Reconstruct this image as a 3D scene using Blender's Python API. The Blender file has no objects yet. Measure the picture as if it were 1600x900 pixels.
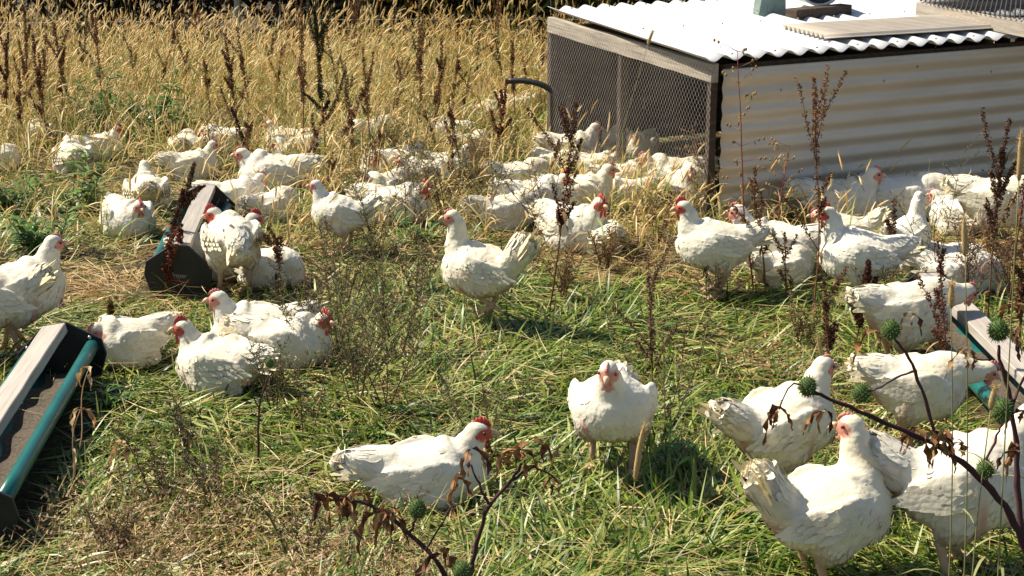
import bpy, math, random
import numpy as np
from mathutils import Vector, Matrix
R = math.radians
sc = bpy.context.scene
col = sc.collection

# ------------------------------------------------------------------ camera, sky, sun, exposure
CAM_H = 1.8
PITCH = 16.07
F_PX = 2537.0
cam_d = bpy.data.cameras.new('camera')
cam = bpy.data.objects.new('camera', cam_d)
col.objects.link(cam)
cam_d.sensor_width = 36.0
cam_d.lens = 36.0 * F_PX / 1600.0
cam_d.clip_start = 0.05
cam_d.clip_end = 2000
cam.location = (0, 0, CAM_H)
cam.rotation_euler = (R(90 - PITCH), 0, 0)
sc.camera = cam

SUN_EL, SUN_BETA = 48.0, 20.0            # sun stands to the left, slightly beyond the birds
sx, sy, sz = -math.cos(R(SUN_BETA)) * math.cos(R(SUN_EL)), math.sin(R(SUN_BETA)) * math.cos(R(SUN_EL)), math.sin(R(SUN_EL))
world = bpy.data.worlds.new('World')
sc.world = world
world.use_nodes = True
wn = world.node_tree
sky = wn.nodes.new('ShaderNodeTexSky')
sky.sky_type = 'NISHITA'
sky.sun_disc = False
sky.sun_elevation = R(SUN_EL)
sky.sun_rotation = math.atan2(sx, sy)
bg = wn.nodes['Background']
bg.inputs['Strength'].default_value = 0.07
wn.links.new(sky.outputs[0], bg.inputs['Color'])
sun_d = bpy.data.lights.new('sun', 'SUN')
sun_d.energy = 5.0
sun_d.angle = R(0.5)
sun_d.color = (1.0, 0.90, 0.75)
sun = bpy.data.objects.new('sun', sun_d)
col.objects.link(sun)
sun.rotation_euler = Vector((sx, sy, sz)).to_track_quat('Z', 'Y').to_euler()
sc.view_settings.view_transform = 'Standard'
sc.view_settings.look = 'None'
sc.view_settings.gamma = 1.0
sc.view_settings.exposure = 0.80
sc.cycles.max_bounces = 6
sc.cycles.diffuse_bounces = 3
sc.cycles.glossy_bounces = 2
sc.cycles.transmission_bounces = 3
sc.cycles.transparent_max_bounces = 4

CP, SP = math.cos(R(PITCH)), math.sin(R(PITCH))

def ray(px, py):
    a, b = (px - 800) / F_PX, -(py - 450) / F_PX
    return Vector((a, CP + b * SP, -SP + b * CP))

def G(px, py, h=0.0):
    d = ray(px, py)
    t = (CAM_H - h) / -d.z
    return Vector((d.x * t, d.y * t, h))

def atD(px, py, D):
    d = ray(px, py)
    t = D / d.y
    return Vector((d.x * t, D, CAM_H + d.z * t))

def ground_z(x, y):
    return (0.011 * np.sin(x * 3.1 + 1.3 * np.sin(y * 1.7)) * np.cos(y * 2.6 + .8 * x) + 0.006 * np.sin(x * 8.3 + y * 5.1)
            + 0.004 * np.sin(x * 17.0 - y * 13.0))

# ------------------------------------------------------------------ materials
def new_mat(name):
    m = bpy.data.materials.new(name)
    m.use_nodes = True
    return m, m.node_tree.nodes, m.node_tree.links, m.node_tree.nodes['Principled BSDF']

def attr_mat(name, rough=0.7, translucent=0.0, spec=0.3, noise=0.0, nscale=30, bump=0.0, bscale=60, metal=0.0):
    m, N, L, B = new_mat(name)
    a = N.new('ShaderNodeAttribute')
    a.attribute_name = 'Col'
    out = a.outputs['Color']
    tc = N.new('ShaderNodeTexCoord')
    if noise:
        nz = N.new('ShaderNodeTexNoise')
        nz.inputs['Scale'].default_value = nscale
        nz.inputs['Detail'].default_value = 4
        L.new(tc.outputs['Object'], nz.inputs['Vector'])
        mr = N.new('ShaderNodeMapRange')
        mr.inputs['From Min'].default_value = .3
        mr.inputs['From Max'].default_value = .7
        mr.inputs['To Min'].default_value = 1 - noise
        mr.inputs['To Max'].default_value = 1 + noise * .4
        L.new(nz.outputs[0], mr.inputs['Value'])
        mx = N.new('ShaderNodeVectorMath')
        mx.operation = 'SCALE'
        L.new(out, mx.inputs[0])
        L.new(mr.outputs[0], mx.inputs['Scale'])
        out = mx.outputs[0]
    L.new(out, B.inputs['Base Color'])
    B.inputs['Roughness'].default_value = rough
    B.inputs['Specular IOR Level'].default_value = spec
    B.inputs['Metallic'].default_value = metal
    if bump:
        nb = N.new('ShaderNodeTexNoise')
        nb.inputs['Scale'].default_value = bscale
        nb.inputs['Detail'].default_value = 5
        L.new(tc.outputs['Object'], nb.inputs['Vector'])
        bp = N.new('ShaderNodeBump')
        bp.inputs['Strength'].default_value = bump
        bp.inputs['Distance'].default_value = 0.004
        L.new(nb.outputs[0], bp.inputs['Height'])
        L.new(bp.outputs[0], B.inputs['Normal'])
    if translucent:
        t = N.new('ShaderNodeBsdfTranslucent')
        L.new(out, t.inputs['Color'])
        ms = N.new('ShaderNodeMixShader')
        ms.inputs['Fac'].default_value = translucent
        L.new(B.outputs[0], ms.inputs[1])
        L.new(t.outputs[0], ms.inputs[2])
        L.new(ms.outputs[0], N['Material Output'].inputs['Surface'])
    return m

def ramp_mat(name, stops, scale=(8, 8, 8), rough=0.7, bump=0.3, detail=6, metal=0.0, spec=0.3, coord='Object', dist=0.004):
    m, N, L, B = new_mat(name)
    tc = N.new('ShaderNodeTexCoord')
    mp = N.new('ShaderNodeMapping')
    mp.inputs['Scale'].default_value = scale
    L.new(tc.outputs[coord], mp.inputs['Vector'])
    nz = N.new('ShaderNodeTexNoise')
    nz.inputs['Scale'].default_value = 1.0
    nz.inputs['Detail'].default_value = detail
    nz.inputs['Roughness'].default_value = .65
    L.new(mp.outputs[0], nz.inputs['Vector'])
    cr = N.new('ShaderNodeValToRGB')
    el = cr.color_ramp.elements
    while len(el) < len(stops):
        el.new(.5)
    for e, (p, c) in zip(el, stops):
        e.position = p
        e.color = (*c, 1)
    L.new(nz.outputs[0], cr.inputs[0])
    L.new(cr.outputs[0], B.inputs['Base Color'])
    B.inputs['Roughness'].default_value = rough
    B.inputs['Metallic'].default_value = metal
    B.inputs['Specular IOR Level'].default_value = spec
    if bump:
        bp = N.new('ShaderNodeBump')
        bp.inputs['Strength'].default_value = bump
        bp.inputs['Distance'].default_value = dist
        L.new(nz.outputs[0], bp.inputs['Height'])
        L.new(bp.outputs[0], B.inputs['Normal'])
    return m

M = {}
M['feather'] = attr_mat('feather', .80, .12, .12, noise=.09, nscale=26, bump=.30, bscale=110)
def feather_detail():
    m = M['feather']; N = m.node_tree.nodes; L = m.node_tree.links; B = N['Principled BSDF']
    bp0 = next(n for n in N if n.type == 'BUMP')
    tc = next(n for n in N if n.type == 'TEX_COORD')
    mp = N.new('ShaderNodeMapping'); mp.inputs['Scale'].default_value = (48, 85, 70)
    L.new(tc.outputs['Object'], mp.inputs['Vector'])
    vo = N.new('ShaderNodeTexVoronoi'); vo.inputs['Scale'].default_value = 1.0; vo.inputs['Randomness'].default_value = .8
    L.new(mp.outputs[0], vo.inputs['Vector'])
    b2 = N.new('ShaderNodeBump'); b2.inputs['Strength'].default_value = .32; b2.inputs['Distance'].default_value = .004; b2.invert = True
    L.new(vo.outputs['Distance'], b2.inputs['Height']); L.new(bp0.outputs[0], b2.inputs['Normal']); L.new(b2.outputs[0], B.inputs['Normal'])
    oi = N.new('ShaderNodeObjectInfo')
    cr = N.new('ShaderNodeValToRGB')
    e = cr.color_ramp.elements
    e[0].color = (1.0, .965, .87, 1); e[1].color = (1.0, 1.0, 1.0, 1)
    e.new(.5).color = (.96, .94, .90, 1)
    L.new(oi.outputs['Random'], cr.inputs[0])
    src = B.inputs['Base Color'].links[0].from_socket
    mx = N.new('ShaderNodeVectorMath'); mx.operation = 'MULTIPLY'
    L.new(src, mx.inputs[0]); L.new(cr.outputs[0], mx.inputs[1])
    for l in list(L):
        if l.from_socket == src and l.to_node != mx: 
            to = l.to_socket; L.remove(l); L.new(mx.outputs[0], to)
feather_detail()
M['flesh'] = attr_mat('flesh', .5, 0, .35, noise=.2, nscale=120, bump=.3, bscale=250)
M['horn'] = attr_mat('horn', .4, 0, .4)
M['eye'] = attr_mat('eye', .12, 0, .6)
M['grass'] = attr_mat('grass', .42, .28, .45)
M['straw'] = attr_mat('straw', .55, .25, .35)
M['weed'] = attr_mat('weed', .7, .12, .2)
M['soil'] = ramp_mat('soil', [(0.25, (.018, .013, .007)), (.5, (.06, .045, .02)), (.62, (.10, .085, .03)), (.8, (.16, .12, .055))], (28, 28, 28), .95, .8, dist=.02)
M['roof_white'] = ramp_mat('painted_roof_metal', [(.2, (.42, .44, .45)), (.42, (.53, .54, .55)), (.9, (.58, .59, .59))], (3.5, 3.5, 3.5), .5, .06, spec=.3)
M['wall_metal'] = ramp_mat('weathered_galvanised_wall', [(.25, (.52, .42, .31)), (.5, (.60, .50, .39)), (.8, (.66, .58, .49))], (1.6, 1.6, 9), .42, .10, metal=.22, spec=.5)
M['shaded_metal'] = ramp_mat('shade_brown_sheet_metal', [(.3, (.030, .020, .014)), (.7, (.065, .046, .033))], (5, 5, 5), .8, .1, metal=.0)  # inner sheets coloured dark brown to stand in for the shade inside the shelter
M['beige_sheet'] = ramp_mat('beige_plastic_sheet', [(.3, (.46, .40, .32)), (.7, (.56, .50, .41))], (6, 6, 6), .55, .1)
M['old_wood'] = ramp_mat('weathered_wood', [(.25, (.17, .145, .12)), (.5, (.33, .29, .235)), (.78, (.46, .41, .34))], (60, 4, 60), .85, .5)
M['dark_wood'] = ramp_mat('dark_damp_wood', [(.25, (.03, .022, .016)), (.55, (.075, .052, .036)), (.8, (.14, .10, .07))], (6, 50, 50), .85, .5)
M['plank'] = ramp_mat('plank_wood', [(.25, (.26, .23, .20)), (.5, (.38, .345, .30)), (.8, (.50, .46, .40))], (70, 3.5, 70), .8, .35)
M['plastic_black'] = ramp_mat('black_plastic', [(.3, (.012, .012, .013)), (.8, (.03, .03, .03))], (9, 9, 9), .42, .05)
M['plastic_green'] = ramp_mat('green_plastic', [(.3, (.005, .075, .070)), (.6, (.008, .115, .10)), (.85, (.04, .16, .12))], (5, 5, 9), .33, .06, spec=.5)
M['feed'] = ramp_mat('ground_feed', [(.3, (.05, .042, .034)), (.6, (.11, .09, .065)), (.8, (.30, .23, .15))], (90, 90, 90), .95, .8)
M['rubber'] = ramp_mat('black_rubber', [(.3, (.012, .012, .014)), (.8, (.03, .03, .032))], (20, 20, 20), .45, .1)
M['wire'] = ramp_mat('galvanised_wire', [(.3, (.42, .41, .38)), (.7, (.62, .60, .57))], (40, 40, 40), .38, .0, metal=.75, spec=.5)
M['bucket'] = ramp_mat('pale_bucket', [(.3, (.50, .54, .50)), (.7, (.62, .66, .62))], (6, 6, 6), .5, .05)
M['tin'] = ramp_mat('grey_green_tin', [(.3, (.17, .23, .20)), (.65, (.25, .32, .28)), (.85, (.40, .42, .30))], (10, 10, 10), .5, .2, metal=.2)
M['lettering'] = ramp_mat('white_lettering', [(.3, (.22, .22, .22)), (.7, (.5, .5, .5))], (9, 9, 9), .5, 0)
M['lettering_red'] = ramp_mat('red_lettering', [(.3, (.22, .02, .04)), (.7, (.3, .03, .06))], (9, 9, 9), .5, 0)
M['steel_post'] = ramp_mat('grey_steel_post', [(.3, (.22, .24, .23)), (.7, (.38, .40, .38))], (20, 20, 20), .5, .1, metal=.5)

# ------------------------------------------------------------------ mesh helpers
def tag(o, label=None, cat=None, group=None, kind=None):
    if label: o['label'] = label
    if cat: o['category'] = cat
    if group: o['group'] = group
    if kind: o['kind'] = kind
    return o

def link_np(name, V, F4, C=None, mat=None, parent=None, smooth=True, F3=None):
    """numpy verts (n,3), quads (m,4), optional tris"""
    me = bpy.data.meshes.new(name)
    nq = 0 if F4 is None else len(F4)
    nt = 0 if F3 is None else len(F3)
    me.vertices.add(len(V))
    me.vertices.foreach_set('co', np.asarray(V, dtype=np.float32).ravel())
    loops = []
    if nq: loops.append(np.asarray(F4, dtype=np.int32).ravel())
    if nt: loops.append(np.asarray(F3, dtype=np.int32).ravel())
    lp = np.concatenate(loops)
    me.loops.add(len(lp))
    me.loops.foreach_set('vertex_index', lp)
    me.polygons.add(nq + nt)
    st = np.concatenate([np.arange(nq) * 4, nq * 4 + np.arange(nt) * 3]).astype(np.int32)
    me.polygons.foreach_set('loop_start', st)
    if smooth:
        me.polygons.foreach_set('use_smooth', np.ones(nq + nt, dtype=bool))
    me.update(calc_edges=True)
    if C is not None:
        at = me.color_attributes.new('Col', 'FLOAT_COLOR', 'POINT')
        c4 = np.ones((len(V), 4), dtype=np.float32)
        c4[:, :3] = C
        at.data.foreach_set('color', c4.ravel())
    if mat: me.materials.append(mat)
    o = bpy.data.objects.new(name, me)
    col.objects.link(o)
    if parent: o.parent = parent
    return o

class MB:
    """collects shapes into ONE mesh"""
    def __init__(s):
        s.v, s.f, s.c = [], [], []
    def add(s, vs, fs, c):
        b = len(s.v)
        s.v += [tuple(v) for v in vs]
        s.f += [tuple(i + b for i in f) for f in fs]
        s.c += [c] * len(vs) if not isinstance(c, list) else c
    def tube(s, pts, rad, c=(.5, .5, .5), n=6, cap=True):
        pts = [Vector(p) for p in pts]
        if not isinstance(rad, (list, tuple)): rad = [rad] * len(pts)
        vs = []
        up = Vector((0.13, .21, 1)).normalized()
        for i, p in enumerate(pts):
            t = (pts[min(i + 1, len(pts) - 1)] - pts[max(i - 1, 0)])
            t = t.normalized() if t.length > 1e-9 else Vector((0, 0, 1))
            a = t.cross(up)
            if a.length < .05: a = t.cross(Vector((1, 0, 0)))
            a.normalize()
            b = t.cross(a)
            r = rad[i]
            ra, rb = (r if isinstance(r, tuple) else (r, r))
            for k in range(n):
                th = 2 * math.pi * k / n
                vs.append(p + a * (math.cos(th) * ra) + b * (math.sin(th) * rb))
        fs = []
        for i in range(len(pts) - 1):
            for k in range(n):
                k2 = (k + 1) % n
                fs.append((i * n + k, i * n + k2, (i + 1) * n + k2, (i + 1) * n + k))
        if cap:
            fs.append(tuple(range(n))[::-1])
            fs.append(tuple((len(pts) - 1) * n + k for k in range(n)))
        s.add(vs, fs, c)
    def box(s, mn, mx, c=(.5, .5, .5), mat=None):
        x0, y0, z0 = mn; x1, y1, z1 = mx
        vs = [Vector(p) for p in ((x0, y0, z0), (x1, y0, z0), (x1, y1, z0), (x0, y1, z0), (x0, y0, z1), (x1, y0, z1), (x1, y1, z1), (x0, y1, z1))]
        if mat: vs = [mat @ v for v in vs]
        s.add(vs, [(0, 3, 2, 1), (4, 5, 6, 7), (0, 1, 5, 4), (1, 2, 6, 5), (2, 3, 7, 6), (3, 0, 4, 7)], c)
    def ell(s, ctr, rad, c=(.5, .5, .5), mat=None, nu=12, nv=8):
        vs = []; fs = []
        ctr = Vector(ctr)
        for j in range(nv + 1):
            ph = math.pi * j / nv
            for i in range(nu):
                th = 2 * math.pi * i / nu
                p = Vector((rad[0] * math.cos(th) * math.sin(ph), rad[1] * math.sin(th) * math.sin(ph), rad[2] * math.cos(ph)))
                if mat: p = mat @ p
                vs.append(ctr + p)
        for j in range(nv):
            for i in range(nu):
                i2 = (i + 1) % nu
                fs.append((j * nu + i, (j + 1) * nu + i, (j + 1) * nu + i2, j * nu + i2))
        s.add(vs, fs, c)
    def leaf(s, p, d, side, L, W, c, curl=0.0, nseg=3, fold=0.0):
        """pointed leaf from p along d; side = width direction"""
        p = Vector(p); d = Vector(d).normalized(); side = Vector(side)
        side = (side - d * side.dot(d))
        side = side.normalized() if side.length > 1e-6 else d.orthogonal().normalized()
        nrm = d.cross(side)
        vs = []
        prof = (0.35, 1.0, .75, .08) if nseg == 3 else tuple(math.sin(math.pi * (0.12 + .86 * i / nseg)) for i in range(nseg + 1))
        q = p.copy(); dd = d.copy()
        for i in range(nseg + 1):
            w = W * .5 * prof[i]
            vs += [q - side * w + nrm * fold * w, q + side * w + nrm * fold * w]
            rot = Matrix.Rotation(curl / nseg, 3, side)
            dd = rot @ dd
            q = q + dd * (L / nseg)
        fs = [(2 * i, 2 * i + 1, 2 * i + 3, 2 * i + 2) for i in range(nseg)]
        s.add(vs, fs, c)
    def build(s, name, mat, parent=None, smooth=True):
        me = bpy.data.meshes.new(name)
        me.from_pydata(s.v, [], s.f)
        if smooth: me.polygons.foreach_set('use_smooth', [True] * len(me.polygons))
        at = me.color_attributes.new('Col', 'FLOAT_COLOR', 'POINT')
        arr = np.ones((len(s.v), 4), dtype=np.float32)
        arr[:, :3] = np.array(s.c, dtype=np.float32).reshape(-1, 3)
        at.data.foreach_set('color', arr.ravel())
        me.materials.append(mat)
        me.update()
        o = bpy.data.objects.new(name, me)
        col.objects.link(o)
        if parent: o.parent = parent
        return o

def empty(name, loc=(0, 0, 0), rz=0.0):
    o = bpy.data.objects.new(name, None)
    o.empty_display_size = .05
    col.objects.link(o)
    o.location = loc
    o.rotation_euler = (0, 0, rz)
    return o

def children_of(o):
    return [c for c in o.children]

def copy_tree(o, parent=None):
    c = o.copy()
    col.objects.link(c)
    c.parent = parent
    for ch in children_of(o):
        copy_tree(ch, c)
    return c

def bevel(o, w=0.003, seg=1):
    md = o.modifiers.new('bevel', 'BEVEL')
    md.width = w; md.segments = seg; md.limit_method = 'ANGLE'
    return o

# ------------------------------------------------------------------ the ground
rng = np.random.default_rng(7)
def make_ground():
    # fine sheet near the camera, coarse ring to the horizon, in one grid
    xs = np.concatenate([[-900, -300, -100, -40, -20, -12], np.arange(-8, 8.001, .05), [12, 20, 40, 100, 300, 900]])
    ys = np.concatenate([[-300, -60, -10, -2], np.arange(1, 18.001, .05), [22, 30, 50, 100, 300, 900]])
    X, Y = np.meshgrid(xs, ys)
    Z = ground_z(X, Y)
    V = np.stack([X.ravel(), Y.ravel(), Z.ravel()], 1)
    ny, nx = X.shape
    i = np.arange((ny - 1) * (nx - 1))
    r, c = i // (nx - 1), i % (nx - 1)
    a = r * nx + c
    F = np.stack([a, a + 1, a + nx + 1, a + nx], 1)
    o = link_np('ground', V, F, None, M['soil'])
    o['kind'] = 'structure'
make_ground()

# ------------------------------------------------------------------ grass
def project(x, y, z):
    dx, dy, dz = x, y, z - CAM_H
    zc = dy * CP - dz * SP
    yc = dy * SP + dz * CP
    return 800 + F_PX * dx / zc, 450 - F_PX * yc / zc

def blades(x, y, z0, L, W, az, lean, curl, colr, seg=3, droop=True):
    n = len(x)
    V = np.zeros((n, seg + 1, 2, 3), dtype=np.float32)
    cx, cy, cz = x.copy(), y.copy(), z0.copy()
    sxv, syv = -np.sin(az), np.cos(az)
    tw = rng.uniform(-.6, .6, n)
    prof = [.75, 1.0, .8, .5, .1] if seg == 4 else ([.8, 1.0, .7, .08] if seg == 3 else [1.0, .8, .08])
    for k in range(seg + 1):
        w = W * .5 * prof[k]
        V[:, k, 0, 0] = cx - sxv * w; V[:, k, 0, 1] = cy - syv * w; V[:, k, 0, 2] = cz - tw * w
        V[:, k, 1, 0] = cx + sxv * w; V[:, k, 1, 1] = cy + syv * w; V[:, k, 1, 2] = cz + tw * w
        a = np.clip(lean + curl * (k + .5) / seg, -.2, 2.2)
        st = L / seg
        cx = cx + np.cos(az) * np.sin(a) * st
        cy = cy + np.sin(az) * np.sin(a) * st
        cz = np.maximum(cz + np.cos(a) * st, .004 + z0 * .5)
    V = V.reshape(n * (seg + 1) * 2, 3)
    base = (np.arange(n) * (seg + 1) * 2)[:, None]
    F = []
    for k in range(seg):
        F.append(base + np.array([2 * k, 2 * k + 1, 2 * k + 3, 2 * k + 2])[None])
    F = np.stack(F, 1).reshape(-1, 4)
    C = np.repeat(colr, (seg + 1) * 2, axis=0)
    return V, F, C

def noise2(x, y, s, seed=0):
    r = np.random.default_rng(seed)
    out = np.zeros_like(x)
    for k in range(7):
        a = r.uniform(0, 6.28); f = s * r.uniform(.6, 2.2); ph = r.uniform(0, 6.28)
        out += np.sin((x * math.cos(a) + y * math.sin(a)) * f + ph + 1.7 * np.sin((x * math.sin(a) - y * math.cos(a)) * f * .7 + ph * 2))
    return out / 7 * 1.6

def gauss(px, py, cx, cy, rx, ry):
    return np.exp(-(((px - cx) / rx) ** 2 + ((py - cy) / ry) ** 2))

def greenness(x, y):
    px, py = project(x, y, 0)
    g = .24 + .52 / (1 + np.exp(-(py - 455) / 28))
    g += .35 * gauss(px, py, 60, 350, 130, 70) + .3 * gauss(px, py, 230, 200, 110, 30)
    g -= .55 * gauss(px, py, 190, 450, 160, 45)
    g -= .50 * gauss(px, py, 250, 860, 260, 90)
    g += .2 * gauss(px, py, 850, 480, 250, 30) + .25 * gauss(px, py, 1180, 480, 120, 40)
    g -= .35 * gauss(px, py, 1150, 560, 140, 40) + .2 * gauss(px, py, 960, 420, 120, 50) + .25 * gauss(px, py, 600, 890, 200, 60)
    g -= .15 * gauss(px, py, 450, 440, 120, 30)
    g += .17 * noise2(x, y, 3.4, 3) + .10 * noise2(x, y, 9, 5)
    return np.clip(g, 0.02, .97)

def field_pts(n, y0, y1, pw=1.6, margin=1.15):
    """random ground points inside the widened view wedge, denser near the camera"""
    u = rng.random(n)
    y = (y0 ** (1 - pw) + u * (y1 ** (1 - pw) - y0 ** (1 - pw))) ** (1 / (1 - pw))
    hw = (.33 * y * margin + .35)
    x = rng.uniform(-1, 1, n) * hw
    return x, y

GREENS = np.array([(.065, .135, .014), (.125, .21, .020), (.19, .26, .032), (.28, .34, .055), (.035, .078, .012), (.38, .40, .13)])
STRAWS = np.array([(.60, .43, .18), (.50, .34, .12), (.66, .53, .28), (.38, .22, .08), (.54, .42, .20), (.26, .13, .05)])

def pick(n, pal, jit=.15):
    c = pal[rng.integers(0, len(pal), n)]
    return c * (1 + rng.uniform(-jit, jit, (n, 1)))

# birds' places are needed by the grass; the table comes first
exec_table = []

def coop_uv(x, y):
    dx, dy = x - COO.x, y - COO.y
    det = E1.x * E2.y - E1.y * E2.x
    return (dx * E2.y - dy * E2.x) / det, (E1.x * dy - E1.y * dx) / det
COO = Vector((.925, 7.34, 0)); E1 = Vector((.894, .448, 0)); E2 = Vector((-.39, .92, 0)).normalized()
COOP_L, COOP_W, COOP_H = 3.2, 1.8, .735

def in_coop(x, y, m=0.02):
    u, v = coop_uv(x, y)
    return (u > -m) & (u < COOP_L + m) & (v > -m) & (v < COOP_W + m)

def in_feeder(x, y):
    m = np.zeros(len(x), dtype=bool)
    for (ax, ay), (bx, by) in FEEDER_ENDS:
        dx, dy = bx - ax, by - ay
        l2 = dx * dx + dy * dy
        t = ((x - ax) * dx + (y - ay) * dy) / l2
        d = np.abs((x - ax) * dy - (y - ay) * dx) / math.sqrt(l2)
        m |= (t > -.02) & (t < 1.02) & (d < .15)
    return m
apx = .20
_fa, _fb, _fc, _fd = G(100, 508, apx), G(1452, 428, apx), G(316, 290, apx), G(272, 384, apx)
FEEDER_ENDS = [((_fa.x, _fa.y), (_fa.x + .09, _fa.y - 1.30)), ((_fc.x, _fc.y), (_fd.x, _fd.y)), ((_fb.x, _fb.y), (_fb.x + .04, _fb.y - 1.50))]

def mat_grass(n, y0, y1, pw, Lr, Wr, seg, lie):
    x, y = field_pts(n, y0, y1, pw)
    keep = ~in_coop(x, y, .01) & ~in_feeder(x, y)
    x, y = x[keep], y[keep]
    n = len(x)
    g = greenness(x, y)
    isg = rng.random(n) < g
    colr = np.where(isg[:, None], pick(n, GREENS), pick(n, STRAWS))
    # combed clumps: blades in one neighbourhood lie the same way
    az = noise2(x, y, 2.2, 11) * 3.2 + noise2(x, y, 7, 12) * 1.3 + rng.normal(0, .55, n)
    az = np.where(rng.random(n) < .25, rng.uniform(0, 6.28, n), az)
    lean = np.clip(rng.normal(lie, .28, n), .1, 1.5)
    lean = np.where(isg, lean, np.clip(lean + .25, 0, 1.52))
    curl = rng.normal(.75, .4, n)
    L = rng.uniform(*Lr, n) * np.where(isg, 1, .9)
    W = rng.uniform(*Wr, n) * np.where(isg, 1, .6)
    return blades(x, y, ground_z(x, y), L, W, az, lean, curl, colr, seg)

def merge(parts):
    V, F, C, b = [], [], [], 0
    for v, f, c in parts:
        V.append(v); F.append(f + b); C.append(c); b += len(v)
    return np.concatenate(V), np.concatenate(F), np.concatenate(C)
parts = [mat_grass(110000, 3.3, 8.0, 1.8, (.06, .20), (.0035, .0095), 3, 1.30),
         mat_grass(5000, 3.3, 7.5, 1.6, (.07, .17), (.004, .008), 4, .70),
         mat_grass(70000, 7.0, 12.6, 1.2, (.05, .16), (.004, .008), 3, 1.15)]
V, F, C = merge(parts)
o = link_np('grass', V, F, C, M['grass'])
tag(o, 'matted green and yellowing grass trampled flat between the hens', 'grass', kind='stuff')

# loose straw and seed litter lying on top
def straw_litter():
    x, y = field_pts(17000, 3.3, 12.5, 1.4)
    keep = (~in_coop(x, y)) & ~in_feeder(x, y) & (rng.random(len(x)) > greenness(x, y) * .85)
    x, y = x[keep], y[keep]; n = len(x)
    a = blades(x, y, ground_z(x, y) + rng.uniform(.01, .06, n), rng.uniform(.06, .26, n), rng.uniform(.0014, .0030, n),
               rng.uniform(0, 6.28, n), rng.normal(1.5, .12, n), rng.normal(0, .12, n), pick(n, STRAWS[[0, 2, 2, 4, 1]]), 2)
    # crumbly brown seed heads bottom left and in patches
    x, y = field_pts(150000, 3.3, 9, 1.8)
    px, py = project(x, y, 0)
    w = gauss(px, py, 260, 850, 190, 75) + .35 * gauss(px, py, 600, 850, 90, 50) + .5 * (noise2(x, y, 3.1, 44) > .75)
    keep = (rng.random(len(x)) < w) & ~in_feeder(x, y)
    x, y = x[keep], y[keep]; n = len(x)
    b = blades(x, y, ground_z(x, y) + rng.uniform(.03, .09, n), rng.uniform(.007, .020, n), rng.uniform(.003, .007, n),
               rng.uniform(0, 6.28, n), rng.uniform(.2, 1.5, n), rng.normal(0, .6, n), pick(n, np.array([(.34, .22, .12), (.44, .31, .18), (.22, .12, .06), (.27, .22, .10)])), 2)
    return merge([a, b])
V, F, C = straw_litter()
o = link_np('straw_litter', V, F, C, M['straw'])
tag(o, 'loose straw stalks and crumbled seed heads scattered on the grass', 'straw', kind='stuff')

# tall foxtail grass of the far field
def spindles(x, y, z, L, r, az, lean, curl, colr, seg=4):
    """bent bristly seed heads as 4-sided spindles"""
    n = len(x)
    V = np.zeros((n, seg + 1, 4, 3), dtype=np.float32)
    cx, cy, cz = x.copy(), y.copy(), z.copy()
    prof = np.array([.35, 1.0, 1.0, .75, .12])
    for k in range(seg + 1):
        a = np.clip(lean + curl * k / seg, -.3, 2.6)
        tx, ty, tz = np.cos(az) * np.sin(a), np.sin(az) * np.sin(a), np.cos(a)
        s1 = np.stack([-np.sin(az), np.cos(az), np.zeros(n)], 1)
        s2 = np.stack([np.cos(az) * np.cos(a), np.sin(az) * np.cos(a), -np.sin(a)], 1)
        rr = (r * prof[k])[:, None]
        P = np.stack([cx, cy, cz], 1)
        V[:, k, 0] = P + s1 * rr; V[:, k, 1] = P + s2 * rr; V[:, k, 2] = P - s1 * rr; V[:, k, 3] = P - s2 * rr
        st = L / seg
        cx, cy, cz = cx + tx * st, cy + ty * st, cz + tz * st
    V = V.reshape(-1, 3)
    base = (np.arange(n) * (seg + 1) * 4)[:, None]
    F = []
    for k in range(seg):
        for q in range(4):
            q2 = (q + 1) % 4
            F.append(base + np.array([4 * k + q, 4 * k + q2, 4 * k + 4 + q2, 4 * k + 4 + q])[None])
    F = np.stack(F, 1).reshape(-1, 4)
    return V, F, np.repeat(colr, (seg + 1) * 4, axis=0)

def tip_of(x, y, z0, L, az, lean, curl, seg=3):
    cx, cy, cz = x.copy(), y.copy(), z0.copy()
    for k in range(seg):
        a = np.clip(lean + curl * (k + .5) / seg, -.2, 2.2)
        cx = cx + np.cos(az) * np.sin(a) * L / seg
        cy = cy + np.sin(az) * np.sin(a) * L / seg
        cz = cz + np.cos(a) * L / seg
    return cx, cy, cz

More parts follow.
